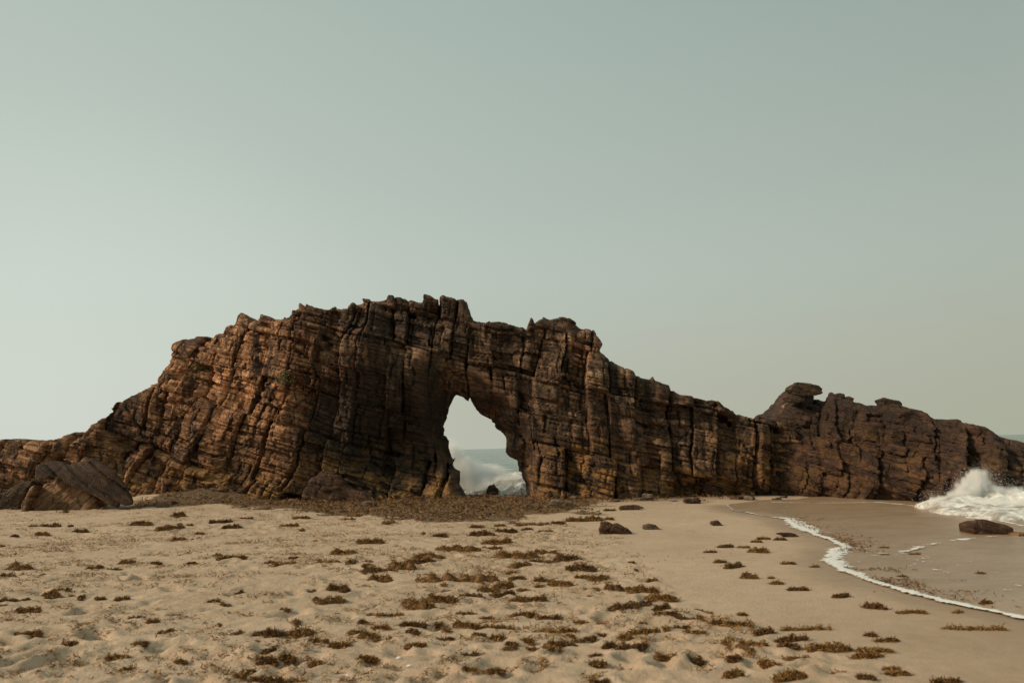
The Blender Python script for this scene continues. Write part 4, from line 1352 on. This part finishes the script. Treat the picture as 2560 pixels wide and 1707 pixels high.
C1 = [(20, 200, 550, 620), (5, 80, 640, 670), (290, 400, 745, 805), (5, 95, 810, 850), (150, 185, 815, 835), (90, 270, 880, 920), (660, 700, 795, 830), (800, 880, 805, 830), (1620, 1680, 735, 775), (1440, 1500, 805, 845),
      (1515, 1580, 840, 875), (2115, 2180, 735, 770), (2190, 2340, 790, 850), (2260, 2400, 705, 775), (1765, 1910, 1015, 1085), (1910, 2110, 1010, 1075), (2110, 2260, 1050, 1125), (2270, 2400, 1110, 1165), (1820, 1890, 1100, 1200),
      (1770, 1900, 1230, 1290), (1900, 2020, 1195, 1265), (2050, 2270, 1200, 1280), (1600, 1670, 1320, 1365), (1670, 1720, 1290, 1335), (1730, 1950, 1345, 1415), (2000, 2070, 1360, 1390), (730, 880, 1205, 1240), (920, 1010, 1120, 1155),
      (1020, 1065, 970, 1000), (1110, 1180, 1020, 1050), (85, 195, 1225, 1265), (150, 250, 1030, 1070), (75, 130, 1030, 1055), (430, 540, 1085, 1130), (840, 880, 1285, 1315), (1210, 1260, 1255, 1280), (820, 910, 535, 580),
      (600, 690, 575, 615), (1040, 1100, 565, 590), (1290, 1340, 550, 580), (1500, 1600, 515, 555), (1600, 1700, 525, 550), (1820, 1910, 545, 580), (1990, 2050, 520, 540), (1545, 1640, 300, 335), (1090, 1240, 290, 350),
      (910, 1020, 285, 320), (1180, 1260, 215, 255), (1440, 1600, 270, 300), (1650, 1740, 260, 275), (1930, 2040, 300, 330), (2020, 2130, 255, 280), (350, 410, 285, 320), (180, 340, 285, 325), (460, 500, 305, 322), (1340, 1400, 360, 380),
      (1190, 1270, 385, 415), (230, 340, 350, 390), (80, 110, 380, 400), (500, 600, 335, 365)]
C2 = [(180, 350, 635, 700), (490, 1090, 600, 705), (1040, 1180, 685, 745), (690, 820, 730, 775), (815, 965, 775, 815), (410, 620, 790, 895), (600, 770, 775, 845), (1170, 1290, 795, 845), (1305, 1410, 790, 840), (1060, 1180, 760, 800),
      (950, 1070, 745, 780), (1220, 1300, 745, 770), (1150, 1215, 600, 640), (1160, 1250, 660, 690), (1335, 1400, 655, 695), (1330, 1400, 710, 735), (1450, 1610, 680, 735), (1590, 1790, 722, 748), (1850, 2030, 845, 910), (1840, 2000, 700, 770),
      (2010, 2170, 715, 790), (2110, 2185, 675, 710), (2130, 2320, 770, 835), (2060, 2130, 835, 870), (2160, 2260, 850, 900), (2165, 2310, 915, 955), (1710, 1840, 640, 690), (1610, 1720, 650, 680), (1580, 1730, 565, 630), (1490, 1650, 495, 560),
      (1340, 1480, 455, 510), (1090, 1340, 460, 540), (1160, 1310, 545, 600), (1300, 1390, 540, 565), (1395, 1450, 555, 575), (900, 960, 470, 495), (680, 890, 425, 495), (1000, 1170, 370, 440), (1070, 1210, 330, 365), (900, 1050, 345, 390),
      (960, 1110, 440, 475), (340, 500, 520, 620), (490, 670, 465, 540), (490, 640, 540, 580), (160, 350, 580, 635), (110, 290, 390, 440), (-60, 75, 460, 515), (150, 210, 570, 595), (640, 725, 355, 395), (1450, 1540, 283, 305), (1185, 1450, 283, 318),
      (1530, 1815, 232, 285), (1825, 1880, 255, 275), (1815, 1885, 200, 212), (1250, 1320, 328, 345), (1060, 1130, 305, 320), (890, 980, 305, 330), (1160, 1345, 900, 945), (800, 920, 915, 935), (960, 1050, 940, 960), (790, 950, 970, 1030),
      (950, 1200, 995, 1030), (1040, 1110, 1035, 1090), (920, 985, 1065, 1090), (1140, 1190, 1105, 1145), (1140, 1185, 1155, 1190), (1240, 1330, 1105, 1135), (1275, 1345, 1140, 1180), (1420, 1585, 1100, 1155), (1480, 1595, 1165, 1215),
      (1335, 1640, 990, 1050), (1560, 1610, 1060, 1090), (1610, 1665, 1085, 1115), (1690, 1740, 1075, 1110), (1740, 1840, 985, 1055), (2000, 2200, 1030, 1075), (2110, 2230, 1080, 1125), (1920, 2000, 1050, 1105), (1815, 1890, 1115, 1170),
      (1890, 2130, 1150, 1190), (2190, 2340, 1155, 1230), (1690, 1810, 1245, 1280), (1870, 1990, 1255, 1315), (1740, 1780, 1210, 1230), (1720, 1850, 1355, 1410), (1025, 1110, 1320, 1345), (860, 920, 1295, 1335), (140, 225, 1300, 1335),
      (150, 450, 905, 935), (390, 590, 970, 1010), (630, 700, 965, 990), (110, 250, 1050, 1100), (60, 130, 1040, 1070), (450, 540, 1025, 1060), (640, 770, 1075, 1100), (-40, 50, 1105, 1165), (440, 580, 1140, 1165), (120, 240, 1205, 1240),
      (320, 420, 1060, 1090), (120, 160, 965, 1000), (220, 330, 995, 1025), (2065, 2095, 975, 1000), (1620, 1700, 970, 995), (1370, 1520, 930, 965)]
C3 = [(-60, 150, 890, 970), (180, 490, 935, 1010), (400, 430, 905, 935), (330, 555, 1070, 1145), (520, 640, 1000, 1065), (640, 870, 1055, 1115), (910, 1150, 1115, 1190), (1215, 1450, 1150, 1190), (1200, 1370, 1175, 1230), (30, 140, 1175, 1240),
      (320, 415, 1210, 1275), (550, 670, 1250, 1295), (720, 880, 1225, 1255), (665, 850, 1315, 1390), (1290, 1330, 1045, 1080), (1230, 1320, 1355, 1395), (1405, 1490, 1280, 1305), (1070, 1190, 1280, 1325), (1440, 1560, 1310, 1345),
      (1745, 1930, 1365, 1410), (1265, 1400, 835, 890), (1490, 1550, 895, 920), (1620, 1680, 885, 920), (1550, 1620, 890, 915), (1060, 1155, 770, 810), (755, 855, 730, 762), (620, 690, 685, 718), (600, 630, 665, 680), (420, 515, 625, 680),
      (225, 300, 530, 570), (300, 430, 550, 605), (480, 590, 450, 500), (530, 600, 390, 410), (480, 545, 412, 430), (640, 720, 395, 415), (245, 350, 440, 465), (390, 460, 450, 467), (690, 780, 557, 580), (890, 945, 580, 602), (160, 230, 485, 500),
      (2075, 2135, 820, 865), (1885, 1930, 895, 915), (1380, 1420, 465, 480), (1385, 1420, 513, 528), (1505, 1545, 665, 682), (2045, 2085, 645, 660), (1575, 1640, 515, 525), (1800, 2250, 990, 1035), (670, 1050, 990, 1035), (1340, 1500, 1085, 1115),
      (690, 800, 1130, 1170), (0, 170, 1030, 1060), (300, 420, 1300, 1365)]

# things the eye finds first, for saying where a clump lies: (phrase, place)
MARKS = [('the brown wedge stone', B(2, 1900, 372)), ('the longest seaweed heap', B(2, 790, 690)), ('the dark oval seaweed heap', B(2, 1940, 905)), ('the bend of the foam line', B(3, 1040, 530)),
         ('the tilted dark slab', (200, 1275)), ('the boulder in the shallow water', B(3, 2150, 380)), ('the arch opening', (1240, 1262)), ('the grey stones by the arch', (1405, 1268)),
         ('the shaggy seaweed heap by the bottom edge', B(3, 757, 1385)), ('the middle of the bottom edge', (1280, 1700)), ('the bottom left corner', (0, 1705)), ('the bottom right corner', (2560, 1700)),
         ('the paired seaweed heaps low left of centre', B(1, 2000, 1150)), ('the left frame edge', (0, 1450)), ('the long flat stone by the foam', B(3, 730, 390)), ('the sand bank under the left wall', (540, 1250))]
MG = [(p, G(*q)[:2]) for p, q in MARKS]
FIXED = {(2, 1): 'longest and thickest heap of brown seaweed in the middle of the beach', (2, 18): 'dark oval heap of seaweed, darkest on the sand right of centre', (3, 13): 'round shaggy heap of seaweed cut by the bottom edge right of centre',
         (3, 3): 'wide dark seaweed heap with ragged top on lower right sand', (3, 40): 'dark ball of seaweed caught in the shallow water near the foam', (2, 51): 'broad seaweed heap just left of the brown wedge stone',
         (1, 10): 'tiny blackish lump alone on the open left sand', (1, 0): 'dark rounded seaweed heap at the left frame edge, largest on that side', (2, 46): 'seaweed tuft left of the zigzag chain of weed in midbeach',
         (3, 47): 'long faint thread of weed on the wet sand below the foam line', (3, 48): 'thin stringy line of weed above the long chain at lower right'}
labels_used = {}


def say(p, L_m, H_m, elong, rank_dark):
    """a phrase for a clump: its look, then where it lies from the nearest landmark"""
    big = 'large' if L_m > 0.55 else 'small' if L_m < 0.22 else 'tiny' if L_m < 0.13 else 'middling'
    if L_m < 0.13: big = 'tiny'
    shape = 'strip' if elong > 3.6 else 'heap' if H_m > 0.085 else 'tuft'
    colr = 'dark' if rank_dark else 'golden'
    best = []
    for ph, q in MG:
        dx, dy = p[0] - q[0], p[1] - q[1]
        best.append((math.hypot(dx, dy), ph, dx, dy))
    best.sort()
    for d, ph, dx, dy in best[:4]:
        rel = ('right of' if dx > 0 else 'left of') if abs(dx) > abs(dy) else ('behind' if dy > 0 else 'in front of')
        if 'edge' in ph or 'corner' in ph or 'opening' in ph:
            rel = 'near' if d < 1.2 else 'towards the sea from' if dy > abs(dx) else 'in front of' if 'opening' in ph and abs(dy) > abs(dx) else rel
        n = max(0.5, round(d * 2) / 2)
        word = {0.5: 'half a metre', 1.0: 'one metre', 1.5: 'a metre and a half', 2.0: 'two metres', 2.5: 'two and a half metres', 3.0: 'three metres', 3.5: 'three and a half metres', 4.0: 'four metres'}.get(n, '%d metres' % round(n))
        s = '%s %s seaweed %s %s %s %s' % (big, colr, shape, word, rel, ph)
        if rel == 'near':
            s = '%s %s seaweed %s near %s' % (big, colr, shape, ph)
        if s not in labels_used and len(s.split()) <= 16:
            labels_used[s] = 1
            return s
    s = '%s %s seaweed %s %s %s %s' % (big, colr, shape, 'somewhat', rel, ph)
    labels_used[s] = 1
    return s


ci = 0
for k, CL in ((1, C1), (2, C2), (3, C3)):
    for j, (a, b, t_, bo) in enumerate(CL):
        pl = B(k, a, bo); pr = B(k, b, bo); pt = B(k, a, t_)
        g = G(0.5 * (pl[0] + pr[0]), pl[1])
        mpp = g[1] / FPX
        Lm = (pr[0] - pl[0]) * mpp
        hp = (pl[1] - pt[1]) * mpp
        Hm = float(np.clip(hp * 0.80, 0.025, 0.26))
        Wm = float(np.clip(0.50 * Lm, 0.06, 0.45)) if Lm / max(hp, 1e-3) < 3.5 else float(np.clip(1.1 * hp, 0.06, 0.4))
        thin = Lm / max(hp, 1e-3) > 6
        n = int(np.clip(2600 * (Lm * Wm) ** 0.5 + 250 * (Hm / 0.06), 150, 2600) * (0.5 if thin else 1))
        size = float(np.clip(g[1] / 14.0, 0.75, 1.5)) * (0.8 if Lm < 0.12 else 1)
        ci += 1
        dark = (ci * 7919) % 5 < 2 or (k, j) in ((2, 18), (3, 40), (1, 10))
        if (k, j) == (1, 10): size *= 0.7
        y0 = g[1] + Wm * 0.42
        gz = float(ground([g[0]], [y0])[0])
        if (k, j) in ((3, 40), (3, 42), (3, 43), (3, 44), (3, 45), (3, 46)): gz += 0.02
        me = clump_mesh('seaweed_clump', Lm, Wm, Hm, n, 1000 + ci, size)
        lab = FIXED.get((k, j)) or say((g[0], g[1]), Lm, Hm, Lm / max(hp, 1e-3), dark)
        o = put('seaweed_clump', me, WEED_DARK if dark else WEED, (g[0], y0, gz), None, lab, 'seaweed', 'seaweed clumps on the sand')
        o.rotation_euler.z = -0.06 + ((ci * 37) % 11 - 5) * (0.11 if Lm / max(hp, 1e-3) < 3.0 else 0.035)

# tiny tufts drifted between them, copies of a few shapes
tuft = [clump_mesh('seaweed_clump', 0.09 + 0.03 * i, 0.06 + 0.012 * i, 0.03 + 0.006 * i, 130, 3000 + i, 0.75) for i in range(5)]
rt = np.random.default_rng(51)
n_t = 0
while n_t < 64:
    px, py = rt.uniform(0, 1900), rt.uniform(1275, 1640)
    g = G(px, py)
    if float(poly_sdf(SMOOTH, np.array([g[0]], np.float32), np.array([g[1]], np.float32))[0]) < 0.1 or float(fbm2(np.array([g[0] * 0.9]), np.array([g[1] * 1.3]), 57, 3)[0]) < 0.0:
        continue
    o = put('seaweed_clump', tuft[n_t % 5], None, (g[0], g[1], float(ground([g[0]], [g[1]])[0])), None, 'tiny loose tuft of brown seaweed drifted between the bigger clumps on the trodden sand', 'seaweed', 'seaweed clumps on the sand')
    if not o.data.materials:
        o.data.materials.append(WEED_DARK if n_t % 2 else WEED)
    q = rt.uniform(0.7, 1.5) * float(np.clip(g[1] / 12, 0.7, 1.5))
    o.scale = (q, q, q * 0.9)
    o.rotation_euler.z = rt.uniform(0, 6.28)
    n_t += 1

# the weed bed under the arch and the scraps strewn over the sand
rng = np.random.default_rng(77)


def strew(name, pts, size, mat, label, seed, rise=0.04, wide=0.009):
    rng = np.random.default_rng(seed)
    n = len(pts)
    z = ground(pts[:, 0], pts[:, 1]) + rng.random(n) ** 1.5 * rise + (0.16 * np.maximum(fbm2(pts[:, 0] * 2.2, pts[:, 1] * 1.5, 33, 3), 0) if rise > 0.05 else 0)
    P = np.stack([pts[:, 0], pts[:, 1], z], 1)
    Dr = rng.normal(0, 1, (n, 3)); Dr[:, 2] *= 0.45
    Dr /= np.linalg.norm(Dr, axis=1)[:, None]
    V, Q = strands(P, Dr, rng.uniform(0.04, 0.09, n) * size, rng.uniform(0.5, 1.1, n) * wide * size, rng)
    tint = np.repeat(rng.beta(1.7, 2.2, n), 8)
    o = put(name, mesh_np(name, V, Q, {'tint': tint}), mat, kind='stuff')
    o['label'] = label; o['category'] = 'seaweed'
    return o


bx0, by0 = BED.min(0) - 0.4; bx1, by1 = BED.max(0) + 0.6
c = rng.random((460000, 2)).astype(np.float32) * np.array([bx1 - bx0, by1 - by0]) + np.array([bx0, by0])
c = c.astype(np.float32)
s = poly_sdf(BED, c[:, 0], c[:, 1])
f = fbm2(c[:, 0] * 1.1, c[:, 1] * 1.6, 15, 4)
thin_r = sstep(1.8, 2.8, c[:, 0])
k = (s + 1.5 * f < 0.05 - 0.35 * thin_r) & (rng.random(len(c)) < 0.75 - 0.35 * thin_r)
strew('seaweed_bed', c[k][:110000], 1.1, WEED_DARK, 'matted brown seaweed bed along the foot of the arch', 5, 0.07, 0.011)

# finer scraps between the clumps
pp = []
while len(pp) < 16000:
    px = rng.uniform(-60, 2000, 4000); py = 1262 + 450 * rng.random(4000) ** 1.3
    for a, b in zip(px, py):
        pp.append((a, b))
pp = np.array(pp)[:16000]
d = np.array([ray(a, b) for a, b in pp])
t = -CAMZ / d[:, 2]
xy = (d * t[:, None])[:, :2].astype(np.float32)
s = poly_sdf(SMOOTH, xy[:, 0], xy[:, 1])
f = fbm2(xy[:, 0] * 1.3, xy[:, 1] * 2.0, 19, 4)
dens = sstep(8.5, 14, xy[:, 1]) * sstep(2.5, -1.0, xy[:, 0]) * 0.8 + 0.25
k = (s > 0.1) & (f > -0.12) & (xy[:, 1] < 25.5) & (rng.random(len(xy)) < dens)
xy = xy[k]
# each bit is a little tuft of several strands
far_ = np.clip(xy[:, 1:2] / 14.0, 0.45, 1.3)
cnt_ = np.clip((3 + 26 * rng.random(len(xy)) ** 4), 3, 30).astype(int)
xy = np.concatenate([(xy + rng.normal(0, 1, xy.shape) * far_ * (0.5 + cnt_[:, None] / 16.0) * np.array([0.06, 0.028]))[cnt_ > j] for j in range(30)]).astype(np.float32)
strew('seaweed_scraps', xy, 0.5, WEED, 'fine brown seaweed scraps scattered over the trodden sand', 6, 0.03, 0.0075)
s2 = rng.random((2600, 2)) * np.array([12, 20]) + np.array([0, 6])
s2 = s2.astype(np.float32)
k = (poly_sdf(SMOOTH, s2[:, 0], s2[:, 1]) < 0) & (poly_sdf(SWASH, s2[:, 0], s2[:, 1]) > 0.1) & (fbm2(s2[:, 0] * 0.8, s2[:, 1] * 0.8, 23, 3) > 0.15)
strew('seaweed_flecks', s2[k], 0.62, WEED, 'sparse seaweed flecks on the smooth sand beside the water', 8, 0.01, 0.006)
# weed drifting just inside the foam line
s3 = FOAM[rng.integers(5, 22, 5000)] + rng.normal(0, 0.40, (5000, 2))
s3 = s3.astype(np.float32)
dd = poly_sdf(SWASH, s3[:, 0], s3[:, 1])
k = (dd < -0.05) & (fbm2(s3[:, 0] * 1.2, s3[:, 1] * 1.2, 27, 2) > 0.0)
strew('drifting_weed', s3[k], 0.7, WEED_DARK, 'dark weed bits drifting just inside the foam line', 9, 0.02, 0.007).location.z = 0.02

# ------------------------------------------------------------------ plants on the rock, shells


def plant(px, py, wpx, hpx, mat, label, seed):
    o = W(px, py, 27.0)
    # find the rock face along the sight line
    dg = bpy.context.evaluated_depsgraph_get()
    d = Vector(ray(px, py)).normalized()
    hit, loc, nrm, *_ = scene.ray_cast(dg, Vector((0, 0, CAMZ)), d)
    if not hit:
        return
    mpp = loc.y / FPX
    rng = np.random.default_rng(seed)
    n = 230
    P = rng.normal(0, 1, (n, 3)) * np.array([wpx * mpp * 0.26, 0.10, hpx * mpp * 0.26])
    P[:, 1] -= 0.06
    Dr = rng.normal(0, 1, (n, 3)); Dr[:, 2] = np.abs(Dr[:, 2]); Dr /= np.linalg.norm(Dr, axis=1)[:, None]
    V, Q = strands(P, Dr, rng.uniform(0.06, 0.12, n), rng.uniform(0.008, 0.018, n), rng)
    me = mesh_np('rock_plant', V, Q, {'tint': np.repeat(rng.random(n), 8)})
    put('rock_plant', me, mat, loc, None, label, 'plant', 'plants growing on the rock')


GREEN = weed_mat('rock plant leaves', (0.055, 0.048, 0.022), (0.125, 0.110, 0.048), (0.22, 0.185, 0.09))
YELLOW = weed_mat('dry yellow plant', (0.10, 0.085, 0.035), (0.20, 0.17, 0.075), (0.34, 0.29, 0.15))
bpy.context.view_layer.update()
plant(500, 925, 34, 22, GREEN, 'green plant tuft growing on the upper left rock slope', 1)
plant(712, 945, 34, 34, YELLOW, 'dry yellowish plant on the rock face left of the brow', 2)


def shell(px, py, label, seed):
    g = G(px, py)
    n, m = 12, 5
    V = []; Q = []
    for j in range(m):
        f = j / (m - 1)
        for i in range(n):
            a = math.pi * 2 * i / n
            r = 0.018 * math.cos(f * 1.45) * (1 + 0.06 * math.cos(6 * a))
            V.append((r * math.cos(a) * 1.25, r * math.sin(a), 0.012 * math.sin(f * 1.45)))
    for j in range(m - 1):
        for i in range(n):
            Q.append((j * n + i, j * n + (i + 1) % n, (j + 1) * n + (i + 1) % n, (j + 1) * n + i))
    me = mesh_np('seashell', np.array(V), np.array(Q), None)
    put('seashell', me, SHELL, (g[0], g[1], float(ground([g[0]], [g[1]])[0]) + 0.002), None, label, 'seashell', 'white shells on the sand')


SHELL, t, p = newmat('white shell')
cc_ = mixc(t, noise(t, N(t, 'ShaderNodeTexCoord').outputs['Object'], 60), (0.62, 0.60, 0.55, 1), (0.82, 0.81, 0.77, 1))
t.links.new(cc_, p.inputs['Base Color'])
p.inputs['Roughness'].default_value = 0.4
shell(998, 1650, 'brightest white shell on bare sand near the bottom edge', 1)
shell(1024, 1669, 'dull white shell just below and right of the brightest shell', 2)
shell(868, 1684, 'small white shell almost on the bottom edge left of the other two', 3)
